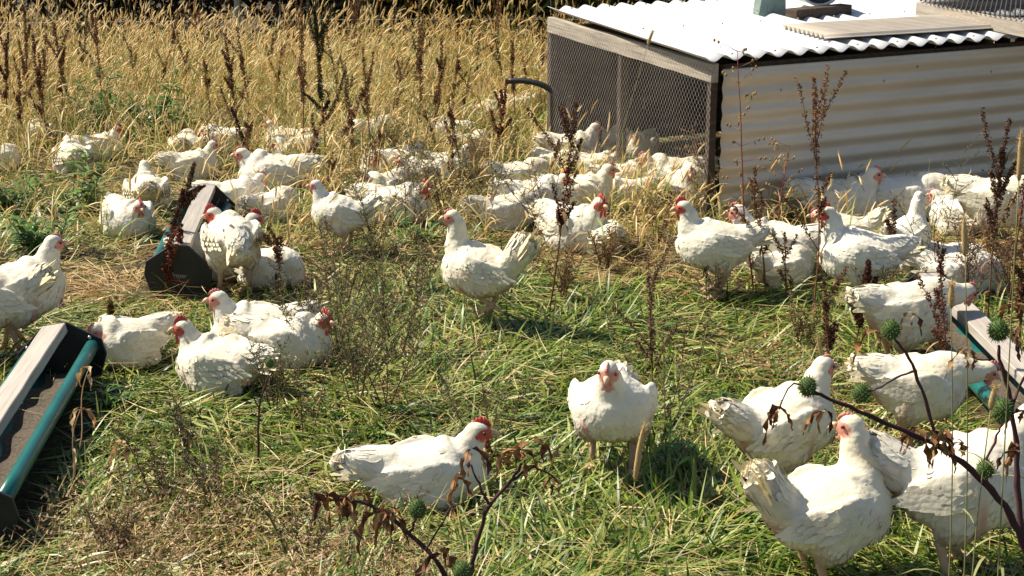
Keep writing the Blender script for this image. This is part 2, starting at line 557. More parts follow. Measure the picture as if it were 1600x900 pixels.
TANS = np.array([(.70, .50, .20), (.76, .59, .28), (.56, .37, .13), (.78, .64, .35), (.50, .41, .14), (.38, .34, .09)])
def foxtails(x, y, hmul=1.0, bristle=True, headp=.8, greenp=.15):
    n = len(x)
    az = noise2(x, y, 1.3, 21) * 2.2 + rng.normal(0, .9, n) - .1
    lean = np.abs(rng.normal(.24, .22, n)); curl = rng.uniform(.0, .8, n)
    L = rng.uniform(.26, .50, n) * hmul
    colr = pick(n, TANS)
    gr = rng.random(n) < greenp
    colr[gr] = pick(int(gr.sum()), GREENS[[2, 3, 5]])
    L = L * (1 + .22 * noise2(x, y, 1.9, 77)) * rng.choice([.7, 1, 1, 1.2], n)
    z = ground_z(x, y)
    out = [blades(x, y, z, L, np.full(n, .0028), az, lean, curl, colr * .8, 3)]
    # leaves up the stem
    for f0 in (.12, .3, .5):
        m = rng.random(n) < .8
        lx, ly, lz = tip_of(x[m], y[m], z[m], L[m] * f0, az[m], lean[m], curl[m] * f0)
        k = m.sum()
        out.append(blades(lx, ly, lz, rng.uniform(.10, .24, k), rng.uniform(.004, .008, k), rng.uniform(0, 6.28, k), rng.uniform(.2, .9, k), rng.uniform(.5, 1.9, k), pick(k, np.concatenate([TANS, GREENS[2:4], STRAWS[:2]])), 3))
    hd = rng.random(n) < headp
    tx, ty, tz = tip_of(x[hd], y[hd], z[hd], L[hd], az[hd], lean[hd], curl[hd])
    k = hd.sum()
    hl = rng.uniform(.035, .105, k); hr = rng.uniform(.0030, .0055, k)
    hc = pick(k, TANS[[0, 1, 1, 3, 2]]) * 1.05
    a0 = lean[hd] + curl[hd]
    hcurl = rng.uniform(-.3, .6, k)
    out.append(spindles(tx, ty, tz, hl, hr, az[hd], a0, hcurl, hc))
    if bristle:
        nb = 14
        t = rng.random((k, nb))
        bx = (tx[:, None] + np.cos(az[hd])[:, None] * np.sin(a0 + hcurl * .4)[:, None] * hl[:, None] * t).ravel()
        by = (ty[:, None] + np.sin(az[hd])[:, None] * np.sin(a0 + hcurl * .4)[:, None] * hl[:, None] * t).ravel()
        bz = (tz[:, None] + np.cos(a0 + hcurl * .4)[:, None] * hl[:, None] * t).ravel()
        q = len(bx)
        out.append(blades(bx, by, bz, rng.uniform(.012, .022, q), np.full(q, .0012), rng.uniform(0, 6.28, q), np.repeat(a0, nb) + rng.normal(0, .6, q), np.zeros(q), np.repeat(hc, nb, axis=0) * 1.1, 2))
    return merge(out)

def tall_field():
    n = 21000
    x = rng.uniform(-7, 7, n); y = 8.6 + (12.5 - 8.6) * rng.random(n)
    px, py = project(x, y, 0)
    w = 1 / (1 + np.exp((py - 203 - 45 * gauss(px, py, 10, 250, 110, 70)) / 9))
    w = w * (1 - .62 * gauss(px, py, 700, 190, 230, 62)) * (1 - .88 * gauss(px, py, 195, 205, 135, 42))
    keep = (rng.random(n) < w) & ~in_coop(x, y, .12) & (np.abs(x) < .38 * y + .5)
    x, y = x[keep], y[keep]
    xr = rng.uniform(-6, 6, 900); yr = rng.uniform(12.4, 13.2, 900)
    kr = (rng.random(900) < .35 + .5 * noise2(xr, yr, 2.0, 31)) & ~in_coop(xr, yr, .1)
    x = np.concatenate([x, xr[kr]]); y = np.concatenate([y, yr[kr]])
    # thin stragglers among the birds
    m = 5200
    x2, y2 = field_pts(m, 6.6, 9.6, 1.2)
    px, py = project(x2, y2, 0)
    w2 = .10 + .8 * gauss(px, py, 985, 318, 90, 45) + .35 * gauss(px, py, 1200, 400, 120, 40) + .3 * gauss(px, py, 1450, 470, 120, 40) + .55 * gauss(px, py, 660, 200, 240, 60) + .30 * gauss(px, py, 560, 300, 130, 70) + .45 * gauss(px, py, 420, 262, 330, 26) + .5 * gauss(px, py, 720, 215, 140, 40) + .5 * gauss(px, py, 470, 350, 60, 70) + .35 * gauss(px, py, 700, 270, 180, 60) + .35 * gauss(px, py, 1010, 370, 70, 60) + .35 * gauss(px, py, 30, 300, 60, 60)
    k2 = (rng.random(m) < w2) & ~in_coop(x2, y2, .05)
    return (x, y), (x2[k2], y2[k2])
(tx_, ty_), (t2x, t2y) = tall_field()
V, F, C = merge([foxtails(tx_, ty_, 1.0), foxtails(t2x, t2y, .62, greenp=.35, headp=.4)])
o = link_np('tall_grass', V, F, C, M['straw'])
tag(o, 'tall tan foxtail grass gone to seed filling the field behind the flock', 'grass', kind='stuff')
# leafy undergrowth between the tall stems
def under():
    n = 42000
    x = rng.uniform(-7, 7, n); y = 8.4 + (12.4 - 8.4) * rng.random(n)
    px, py = project(x, y, 0)
    keep = (rng.random(n) < 1 / (1 + np.exp((py - 225) / 20))) & ~in_coop(x, y, .03) & (np.abs(x) < .38 * y + .5)
    x, y = x[keep], y[keep]; n = len(x)
    g = np.clip(.30 + .35 * noise2(x, y, 1.5, 9), .05, .85)
    isg = rng.random(n) < g
    c = np.where(isg[:, None], pick(n, GREENS[[0, 1, 2, 3]]), pick(n, np.concatenate([TANS, STRAWS[:2]])))
    return blades(x, y, ground_z(x, y), rng.uniform(.12, .36, n), rng.uniform(.004, .008, n), rng.uniform(0, 6.28, n), np.abs(rng.normal(.35, .3, n)), rng.uniform(.2, 1.2, n), c, 3)
V, F, C = under()
o = link_np('undergrowth', V, F, C, M['straw'])
tag(o, 'leafy dry undergrowth at the foot of the tall foxtail grass', 'grass', kind='stuff')

# ------------------------------------------------------------------ the poultry shelter
def coop_pt(u, v, z=0.0):
    p = COO + E1 * u + E2 * v
    return Vector((p.x, p.y, z))

def frame_mat(u, v, z, du, dv):
    """matrix whose x runs along the wall, y along the side"""
    m = Matrix.Identity(4)
    a = E1 * du + E2 * dv
    return m

def beam(mb, p, q, w, h, c=(.4, .4, .4), upv=(0, 0, 1)):
    """rectangular bar from p to q; w across, h along up"""
    p, q = Vector(p), Vector(q)
    t = (q - p).normalized(); up = Vector(upv)
    s = t.cross(up).normalized(); up = s.cross(t).normalized()
    vs = []
    for b in (p, q):
        for a, d in ((-1, -1), (1, -1), (1, 1), (-1, 1)):
            vs.append(b + s * (w / 2 * a) + up * (h / 2 * d))
    mb.add(vs, [(0, 1, 2, 3), (7, 6, 5, 4), (0, 4, 5, 1), (1, 5, 6, 2), (2, 6, 7, 3), (3, 7, 4, 0)], c)

def beam_obj(name, p, q, w, h, mat, parent, upv=(0, 0, 1)):
    """a timber built lengthwise along its own y so that the grain runs with it"""
    p, q = Vector(p), Vector(q)
    t = (q - p); L = t.length; t.normalize(); up = Vector(upv)
    s = t.cross(up).normalized(); up = s.cross(t).normalized()
    mb = MB(); nseg = max(2, int(L / .12))
    rr = random.Random(int(L * 1e4) % 977 + int(p.x * 50))
    for k in range(nseg):
        pass
    vs = []
    for k in range(nseg + 1):
        y = L * k / nseg
        for a, d in ((-1, -1), (1, -1), (1, 1), (-1, 1)):
            vs.append((w / 2 * a + rr.uniform(-.0015, .0015), y, h / 2 * d + rr.uniform(-.0015, .0015)))
    fs = [(0, 1, 2, 3), tuple(4 * nseg + i for i in (3, 2, 1, 0))]
    for k in range(nseg):
        for i in range(4):
            j = (i + 1) % 4
            fs.append((4 * k + i, 4 * k + 4 + i, 4 * k + 4 + j, 4 * k + j))
    mb.add(vs, fs, (.4, .4, .4))
    o = mb.build(name, mat, parent, smooth=False)
    m = Matrix((s, t, up)).transposed().to_4x4()
    m.translation = p
    o.matrix_local = m
    bevel(o, min(w, h) * .08)
    return o

def corrugated(name, o0, du, dv, nrm, lu, lv, wave, amp, mat, parent, thick=.0012, sag=0.0, along='u'):
    """sheet with ridges running along dv; waves progress along du. real thickness"""
    o0 = Vector(o0); du = Vector(du).normalized(); dv = Vector(dv).normalized(); nrm = Vector(nrm).normalized()
    nu = int(lu / wave * 10); nv = max(2, int(lv / .15))
    us = np.linspace(0, lu, nu + 1); vs_ = np.linspace(0, lv, nv + 1)
    U, Vv = np.meshgrid(us, vs_)
    Hh = amp * np.cos(2 * np.pi * U / wave) + .0022 * noise2(U, Vv, 4.0, 5) + sag * np.sin(np.pi * Vv / lv)
    P = np.array(o0)[None, None] + U[..., None] * np.array(du) + Vv[..., None] * np.array(dv) + Hh[..., None] * np.array(nrm)
    n = P.reshape(-1, 3)
    i = np.arange(nu * nv); r, c = i // nu, i % nu
    a = r * (nu + 1) + c
    Fq = np.stack([a, a + 1, a + nu + 2, a + nu + 1], 1)
    o = link_np(name, n, Fq, None, mat, parent)
    md = o.modifiers.new('solid', 'SOLIDIFY'); md.thickness = thick; md.offset = 0
    return o

def hexwire(name, o0, du, dv, nrm, lu, lv, cell, parent, r=.0007, wob=.004, mat=None, seed=1):
    """hexagonal poultry netting: every strand a thin bar, the twisted ones thicker"""
    rr = np.random.default_rng(seed)
    o0, du, dv, nrm = (np.array(Vector(k)) for k in (o0, du, dv, nrm))
    w, h = cell, cell * .62
    seg = []
    nu, nv = int(lu / w), int(lv / h)
    def wv(u, v):
        return wob * math.sin(u * 9 + 1.3 * math.sin(v * 7)) + wob * .6 * math.sin(v * 13 + u * 5)
    for j in range(nv + 1):
        off = .5 * w if j % 2 else 0
        for i in range(nu + 1):
            u = i * w + off; v = j * h
            seg.append((u, v, u, v + h * .5, 3.1))
            seg.append((u, v + h * .5, u + w / 2, v + h, 1.0))
            seg.append((u, v + h * .5, u - w / 2, v + h, 1.0))
    S = np.array(seg)
    S[:, [0, 2]] = np.clip(S[:, [0, 2]], 0, lu); S[:, [1, 3]] = np.clip(S[:, [1, 3]], 0, lv)
    S = S[(np.abs(S[:, 0] - S[:, 2]) + np.abs(S[:, 1] - S[:, 3])) > 1e-6]
    def P(u, v):
        d = wob * np.sin(u * 9 + 1.3 * np.sin(v * 7)) + wob * .6 * np.sin(v * 13 + u * 5)
        return o0 + u[:, None] * du + v[:, None] * dv + d[:, None] * nrm
    A, B = P(S[:, 0], S[:, 1]), P(S[:, 2], S[:, 3])
    t = B - A; t /= np.linalg.norm(t, axis=1)[:, None] + 1e-12
    s = np.cross(t, nrm); s /= np.linalg.norm(s, axis=1)[:, None] + 1e-12
    rad = (S[:, 4] * r)[:, None]
    offs = [s * rad, -.5 * s * rad + .87 * nrm * rad, -.5 * s * rad - .87 * nrm * rad]
    V = np.stack([A + k for k in offs] + [B + k for k in offs], 1).reshape(-1, 3)
    b = (np.arange(len(A)) * 6)[:, None]
    Fq = np.stack([b + np.array([0, 1, 4, 3]), b + np.array([1, 2, 5, 4]), b + np.array([2, 0, 3, 5])], 1).reshape(-1, 4)
    return link_np(name, V, Fq, None, mat or M['wire'], parent)

Z = Vector((0, 0, 1))
NF = Vector((E1.y, -E1.x, 0)).normalized()      # outward from the sheet metal wall, towards the camera
NS = Vector((-E2.y, E2.x, 0)).normalized()      # outward from the wire side, to the left
def make_coop():
    c = empty('poultry_shelter', (0, 0, 0))
    tag(c, 'low field shelter with white corrugated roof, sheet metal wall and netted open side', 'chicken shelter')
    H = COOP_H
    # front wall: ridges horizontal
    p = coop_pt(.03, 0, .008) + NF * .012
    corrugated('wall_sheet', p, Z, E1, NF, H - .028, COOP_L - .03, .083, .0050, M['wall_metal'], c)
    for u in (.0, 1.6, 3.2):
        q = coop_pt(u, 0); beam_obj('corner_post' if u in (0, 3.2) else 'post', q - NF * .028 + E1 * .0, q - NF * .028 + Z * (H - .01), .036, .036, M['dark_wood'], c, upv=NF)
    for v in (COOP_W * .52, COOP_W):
        q = coop_pt(0, v); beam_obj('post', q, q + Z * (H), .04, .04, M['dark_wood'], c, upv=NF)
    mb = MB()
    for u in (.35, .95, 1.15, 1.62, 2.3):
        for z in ((.10, .60) if u != 1.15 else (.655,)):
            mb.ell(coop_pt(u, 0, z) + NF * .017, (.006, .006, .006), (.3, .3, .3), None, 8, 5)
    mb.build('screw', M['steel_post'], c)
    # back wall and far end, interior shade put into their dark colour, seen through the netting
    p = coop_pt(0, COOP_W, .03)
    corrugated('back_wall_sheet', p, Z, E1, NF, H - .05, COOP_L, .083, .008, M['shaded_metal'], c)
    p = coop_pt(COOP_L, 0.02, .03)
    corrugated('end_wall_sheet', p, Z, E2, NS, H - .05, COOP_W - .04, .083, .008, M['shaded_metal'], c)
    # bottom skids and mid rail
    beam_obj('skid', coop_pt(.02, .03, .045), coop_pt(.02, COOP_W, .045), .04, .09, M['dark_wood'], c)
    beam_obj('skid', coop_pt(.05, -.0, .02) - NF * .03, coop_pt(COOP_L, 0, .02) - NF * .03, .04, .06, M['dark_wood'], c)
    beam_obj('inner_rail', coop_pt(.3, .25, .20), coop_pt(1.5, COOP_W - .2, .10), .035, .08, M['dark_wood'], c)
    # weathered top beam above the netting
    zt = H + .0
    beam_obj('top_beam', coop_pt(0, -.01, H - .035) + NS * .012, coop_pt(0, COOP_W, H - .015) + NS * .012, .038, .085, M['old_wood'], c)
    beam_obj('ridge_beam', coop_pt(.05, 0, H - .03) - NF * .03, coop_pt(COOP_L, 0, H - .03) - NF * .03, .035, .05, M['dark_wood'], c)
    beam_obj('rafter', coop_pt(1.1, .06, H - .03), coop_pt(1.1, COOP_W - .05, H - .03), .035, .05, M['dark_wood'], c)
    # netting over the side and the beam
    hexwire('netting', coop_pt(0, -.02, .03) + NS * .038, E2, Z, NS, COOP_W + .02, H - .02, .029, c, r=.00040)
    # roof: ridges run with the side
    ro = coop_pt(-.10, -.045, H + .035)
    slope = (Vector((-.355, .935, 0)).normalized() + Z * .018).normalized()
    rf = corrugated('roof', ro, E1, slope, Z, COOP_L + .15, COOP_W + .06, .118, .0135, M['roof_white'], c)
    mb = MB()
    for u in np.arange(.07, COOP_L, .236):
        for v in (.03, .9, 1.75):
            q = coop_pt(u - .045 + .045, v - .05, H + .035 + .0150 + v * .018) + Vector((0, 0, 0))
            mb.ell(q, (.006, .006, .004), (.3, .3, .3), None, 8, 5)
    # screws as one small pattern of the roof
    mb.build('screw', M['steel_post'], rf)
    return c
make_coop()

ROOF_Z = COOP_H + .035 + .014
def roof_z(v): return ROOF_Z + .018 * v

def roof_at(px, py, dz=0.0):
    """roof place under a point of the view"""
    h = ROOF_Z + .01 + dz
    p = G(px, py, h)
    return p

def make_roof_things():
    # beige ribbed sheet lying on the roof
    a = roof_at(1222, 45); b = roof_at(1290, 62); c2 = roof_at(1585, 43)
    e = empty('ribbed_sheet', (0, 0, 0))
    tag(e, 'beige ribbed plastic sheet lying loose on the white roof', 'roofing sheet')
    dl = (c2 - b); L = dl.length; dl.normalize()
    dw = (b - a); W = dw.length; dw.normalize()
    corrugated('sheet', a + Z * .012, dw, dl, Z, W, L, .046, .010, M['beige_sheet'], e, thick=.002)
    # wood block with bucket on it
    t = G(1236, 22, ROOF_Z + .03); t2 = G(1322, 14, ROOF_Z + .03)
    e = empty('wood_block', (0, 0, 0))
    tag(e, 'dark brown wooden block on the roof under the pale bucket', 'wood block')
    beam_obj('block', t, t2, .09, .052, M['dark_wood'], e)
    ctr = (t + t2) / 2 + Vector((.02, .10, .14))
    e = empty('bucket', tuple(ctr))
    tag(e, 'pale round bucket lying on its side on the wooden block', 'bucket')
    # lathe: opening towards the camera
    ax = Vector((.10, -1, .10)).normalized()
    sd = ax.cross(Z).normalized(); up = sd.cross(ax).normalized()
    def lathe(prof, c=(.5, .5, .5), n=32):
        mb = MB(); vs = []; fs = []
        for (r, a_) in prof:
            for k in range(n):
                th = 2 * math.pi * k / n
                vs.append(ax * a_ + sd * (math.cos(th) * r) + up * (math.sin(th) * r))
        for i in range(len(prof) - 1):
            for k in range(n):
                k2 = (k + 1) % n
                fs.append((i * n + k, i * n + k2, (i + 1) * n + k2, (i + 1) * n + k))
        mb.add(vs, fs, c)
        return mb
    lathe([(.0, -.30), (.098, -.30), (.102, -.28), (.118, .0), (.124, .0), (.124, .008), (.112, .008), (.108, -.01)]).build('shell', M['bucket'], e)
    lathe([(.107, -.02), (.05, -.024), (.0, -.025)]).build('lid', M['dark_wood'], e)
    mb = MB()
    hp = [sd * (.12 * math.cos(a)) + ax * (-.02 + .10 * math.sin(a)) - up * (.02 + .1 * math.sin(a)) for a in np.linspace(0, math.pi, 14)]
    # tin box at the left
    q = G(1208, 26, ROOF_Z)
    e = empty('metal_box', tuple(q), math.atan2(E1.y, E1.x) - .25)
    tag(e, 'dented grey green metal box with a wire loop on the roof', 'metal box')
    mb = MB()
    vs = [(-.085, 0, 0), (.075, 0, 0), (.085, .12, 0), (-.075, .12, 0), (-.068, .01, .085), (-.055, .015, .15), (.07, .01, .15), (.08, .11, .15), (-.05, .11, .15), (-.07, .11, .08)]
    mb.add(vs, [(0, 3, 2, 1), (0, 1, 6, 5, 4), (1, 2, 7, 6), (2, 3, 9, 8, 7), (3, 0, 4, 9), (4, 5, 8, 9), (5, 6, 7, 8)], (.5, .5, .5))
    bx = mb.build('body', M['tin'], e, smooth=False); bevel(bx, .006, 2)
    mb = MB()
    mb.tube([(-.01 + .022 * math.cos(a), -.004, .06 + .04 * math.sin(a)) for a in np.linspace(math.pi, 2 * math.pi, 9)], .003, n=6)
    mb.build('embossed_rim', M['tin'], e)
    mb = MB()
    mb.tube([(-.085 - .012 + .012 * math.cos(a), .0, .025 + .012 * math.sin(a)) for a in np.linspace(.3, 6.0, 12)], .002, n=5)
    mb.build('wire_loop', M['steel_post'], e)
    # black strap lying on the roof beyond
    mb = MB()
    p1 = G(1290, -8, ROOF_Z + .012); p2 = G(1352, 9, ROOF_Z + .012)
    beam(mb, p1, p2, .018, .006)
    o = mb.build('strap', M['rubber'], None); tag(o, 'short black rubber strap lying across the white roof', 'strap')
    # netted lid frame on the right
    e = empty('netted_lid', (0, 0, 0))
    tag(e, 'weathered timber lid covered in dark poultry netting on the roof corner', 'lid')
    pa, pb = G(1440, 14, ROOF_Z + .035), G(1625, 50, ROOF_Z + .035)
    d2 = (pa - pb).normalized()
    beam_obj('side_beam', pb, pa + d2 * .02, .05, .075, M['old_wood'], e)
    beam_obj('side_beam', pb + E1 * 1.15, pa + E1 * 1.15, .05, .075, M['old_wood'], e)
    beam_obj('cross_beam', pa + E1 * .03, pa + E1 * 1.12, .05, .07, M['old_wood'], e)
    beam_obj('cross_beam', pb + E1 * .03, pb + E1 * 1.12, .05, .07, M['old_wood'], e)
    hexwire('netting', pb - E1 * .03 + Z * .044, E1, d2, Z, 1.2, (pa - pb).length, .034, e, r=.0013, mat=M['rubber'], seed=4)
make_roof_things()

def make_hose():
    mb = MB()
    pts = [(790, 127, 9.0), (815, 126, 8.98), (840, 130, 8.95), (860, 140, 8.93), (876, 155, 8.9), (885, 175, 8.9), (890, 205, 8.9), (893, 250, 8.9)]
    P = [atD(*q) for q in pts]
    # smooth it
    Q = []
    for i in range(len(P) - 1):
        for t in (0, .5):
            p0, p1, p2, p3 = P[max(i - 1, 0)], P[i], P[i + 1], P[min(i + 2, len(P) - 1)]
            Q.append(.5 * ((2 * p1) + (p2 - p0) * t + (2 * p0 - 5 * p1 + 4 * p2 - p3) * t * t + (3 * p1 - p0 - 3 * p2 + p3) * t ** 3))
    Q.append(P[-1])
    Q[-1].z = max(Q[-1].z, 0)
    mb.tube(Q, .017, n=10)
    o = mb.build('hose', M['rubber'])
    tag(o, 'thick black hose bent over beside the netted side of the shelter', 'hose')
make_hose()

# ------------------------------------------------------------------ trough feeders
def make_feeder(ctr, L, rz, label, lettered):
    e = empty('trough_feeder', ctr, rz)
    tag(e, label, 'feeder', 'trough feeders standing in the grass')
    # gutter: U profile with rolled rims (profile in x,z; extruded along y)
    prof = []
    R0 = .098
    for a in np.linspace(math.pi, 2 * math.pi, 19):
        prof.append((R0 * math.cos(a), .112 + R0 * 1.05 * math.sin(a)))
    def rim(sgn):
        c = (sgn * (R0 + .022), .112)
        return [(c[0] + .025 * math.cos(a), c[1] + .024 * math.sin(a)) for a in (np.linspace(math.pi, -math.pi * .55, 10) if sgn > 0 else np.linspace(math.pi * 1.55, 0, 10))]
    full = rim(-1) + prof[1:-1] + rim(1)
    # inner copy for thickness through solidify
    ny = 8
    vs = []; fs = []
    for j in range(ny + 1):
        y = -L / 2 + L * j / ny
        for (x, z) in full: vs.append((x, y, z))
    m = len(full)
    for j in range(ny):
        for i in range(m - 1):
            fs.append((j * m + i, j * m + i + 1, (j + 1) * m + i + 1, (j + 1) * m + i))
    mb = MB(); mb.add(vs, fs, (.5, .5, .5))
    tr = mb.build('trough', M['plastic_green'], e)
    md = tr.modifiers.new('solid', 'SOLIDIFY'); md.thickness = .003
    # feed lying in it
    vs = []; fs = []; nx = 10; nyy = 50
    for j in range(nyy + 1):
        for i in range(nx + 1):
            x = -.088 + .176 * i / nx
            y = -L / 2 + .01 + (L - .02) * j / nyy
            vs.append((x, y, .036 + .007 * math.sin(y * 9 + x * 14) + .006 * math.sin(y * 31) + .016 * (abs(x) / .088) ** 2))
    for j in range(nyy):
        for i in range(nx):
            a = j * (nx + 1) + i
            fs.append((a, a + 1, a + nx + 2, a + nx + 1))
    mb = MB(); mb.add(vs, fs, (.5, .5, .5)); mb.build('feed', M['feed'], e)
    # end plates: roof shaped
    for s in (-1, 1):
        out = [(-.125, .0), (.125, .0), (.165, .075), (.160, .128), (.044, .205), (-.044, .205), (-.160, .128), (-.165, .075)]
        y0, y1 = s * L / 2, s * (L / 2 + .012)
        vs = [(x, y0, z) for x, z in out] + [(x, y1, z) for x, z in out]
        n = len(out)
        fs = [tuple(range(n)), tuple(range(n, 2 * n))[::-1]] + [(i, i + n, (i + 1) % n + n, (i + 1) % n) for i in range(n)]
        mb = MB(); mb.add(vs, fs, (.5, .5, .5))
        pl = mb.build('end_plate', M['plastic_black'], e, smooth=False); bevel(pl, .002)
        for sx_ in (-1, 1):
            mb = MB(); mb.ell((sx_ * .118, s * (L / 2 - .004), .142), (.007, .005, .007), (.5, .5, .5), None, 10, 6)
            mb.build('bolt', M['wire'], pl)
        if s == -1 and lettered:
            cu = bpy.data.curves.new('lettering', 'FONT'); cu.body = 'Piroyer'; cu.size = .027; cu.extrude = .0006; cu.align_x = 'CENTER'; cu.shear = .25
            t = bpy.data.objects.new('lettering', cu); col.objects.link(t); t.parent = pl
            t.location = (0.0, -L / 2 - .0135, .075); t.rotation_euler = (R(90), 0, 0); cu.materials.append(M['lettering'])
            dg = bpy.context.evaluated_depsgraph_get()
            tm_ = bpy.data.meshes.new_from_object(t.evaluated_get(dg))
            t2 = bpy.data.objects.new('lettering', tm_); col.objects.link(t2); t2.parent = pl
            t2.location = t.location; t2.rotation_euler = t.rotation_euler
            bpy.data.objects.remove(t)
            mb = MB(); mb.box((-.06, -L / 2 - .0145, .058), (.06, -L / 2 - .0125, .064)); mb.build('lettering_bar', M['lettering_red'], pl, smooth=False)
    # plank over the top
    w, th = .088, .034
    pk = beam_obj('plank', (0, -L / 2 + .002, .190), (0, L / 2 - .002, .190), w, th, M['plank'], e)
    pk.location.z += .0
    return e

def feeder_axis(f0, n0, label, lettered=False, wx=.9, roll=0):
    a, b = Vector(f0), Vector(n0)     # far and near apex ground points
    d = a - b
    rz = math.atan2(d.y, d.x) - math.pi / 2
    c = (a + b) / 2
    e = make_feeder((c.x, c.y, .0), d.length, rz, label, lettered)
    e.scale = (wx, 1, 1); e.rotation_euler = (0, R(roll), rz)
    return e
for (a_, b_), lb_, let_, wx_, rl_ in zip(FEEDER_ENDS, ('green trough feeder with worn wooden plank, cut off by the left edge of the view',
        'green trough feeder with lettered black end plate among hens at middle left', 'green trough feeder with pale plank where hens eat at the right'), (False, True, False), (.88, .80, .92), (-9, 7, 0)):
    feeder_axis((*a_, 0), (*b_, 0), lb_, let_, wx_, rl_)

# ------------------------------------------------------------------ hens
def loft(mb, secs, n=16):
    """secs: (center, half width, half height); rings stand across the path"""
    C = [Vector(s[0]) for s in secs]
    vs = []
    for i, (c, w, h) in enumerate(secs):
        t = C[min(i + 1, len(C) - 1)] - C[max(i - 1, 0)]
        t.normalize()
        side = Vector((0, 1, 0)) if abs(t.y) < .8 else Vector((-1, 0, 0))
        side = (side - t * side.dot(t)).normalized()
        up = side.cross(t) * -1
        for k in range(n):
            th = 2 * math.pi * k / n
            vs.append(C[i] + side * (math.cos(th) * w) + up * (math.sin(th) * h))
    fs = []
    for i in range(len(secs) - 1):
        for k in range(n):
            k2 = (k + 1) % n
            fs.append((i * n + k, i * n + k2, (i + 1) * n + k2, (i + 1) * n + k))
    fs.append(tuple(range(n))[::-1]); fs.append(tuple((len(secs) - 1) * n + k for k in range(n)))
    mb.add(vs, fs, (1, 1, 1))

def bez(p0, p1, p2, p3, t):
    u = 1 - t
    return p0 * u ** 3 + p1 * 3 * u * u * t + p2 * 3 * u * t * t + p3 * t ** 3

def remeshed(mb, voxel, smooth):
    o = mb.build('tmp', M['feather'])
    r = o.modifiers.new('r', 'REMESH'); r.mode = 'VOXEL'; r.voxel_size = voxel
    s = o.modifiers.new('s', 'SMOOTH'); s.factor = .5; s.iterations = smooth
    dg = bpy.context.evaluated_depsgraph_get()
    me = bpy.data.meshes.new_from_object(o.evaluated_get(dg))
    n = len(me.vertices)
    V = np.zeros(n * 3, dtype=np.float32); me.vertices.foreach_get('co', V)
    V = V.reshape(-1, 3)
    N_ = np.zeros(n * 3, dtype=np.float32); me.vertices.foreach_get('normal', N_)
    Fs = [tuple(p.vertices) for p in me.polygons]
    bpy.data.objects.remove(o); bpy.data.meshes.remove(me)
    return V, N_.reshape(-1, 3), Fs

WHITE = np.array((.83, .80, .69))
def seg_dist(P, a, b):
    a, b = np.array(a), np.array(b)
    ab = b - a
    t = np.clip(((P - a) @ ab) / (ab @ ab), 0, 1)
    return np.linalg.norm(P - (a + t[:, None] * ab), axis=1), t

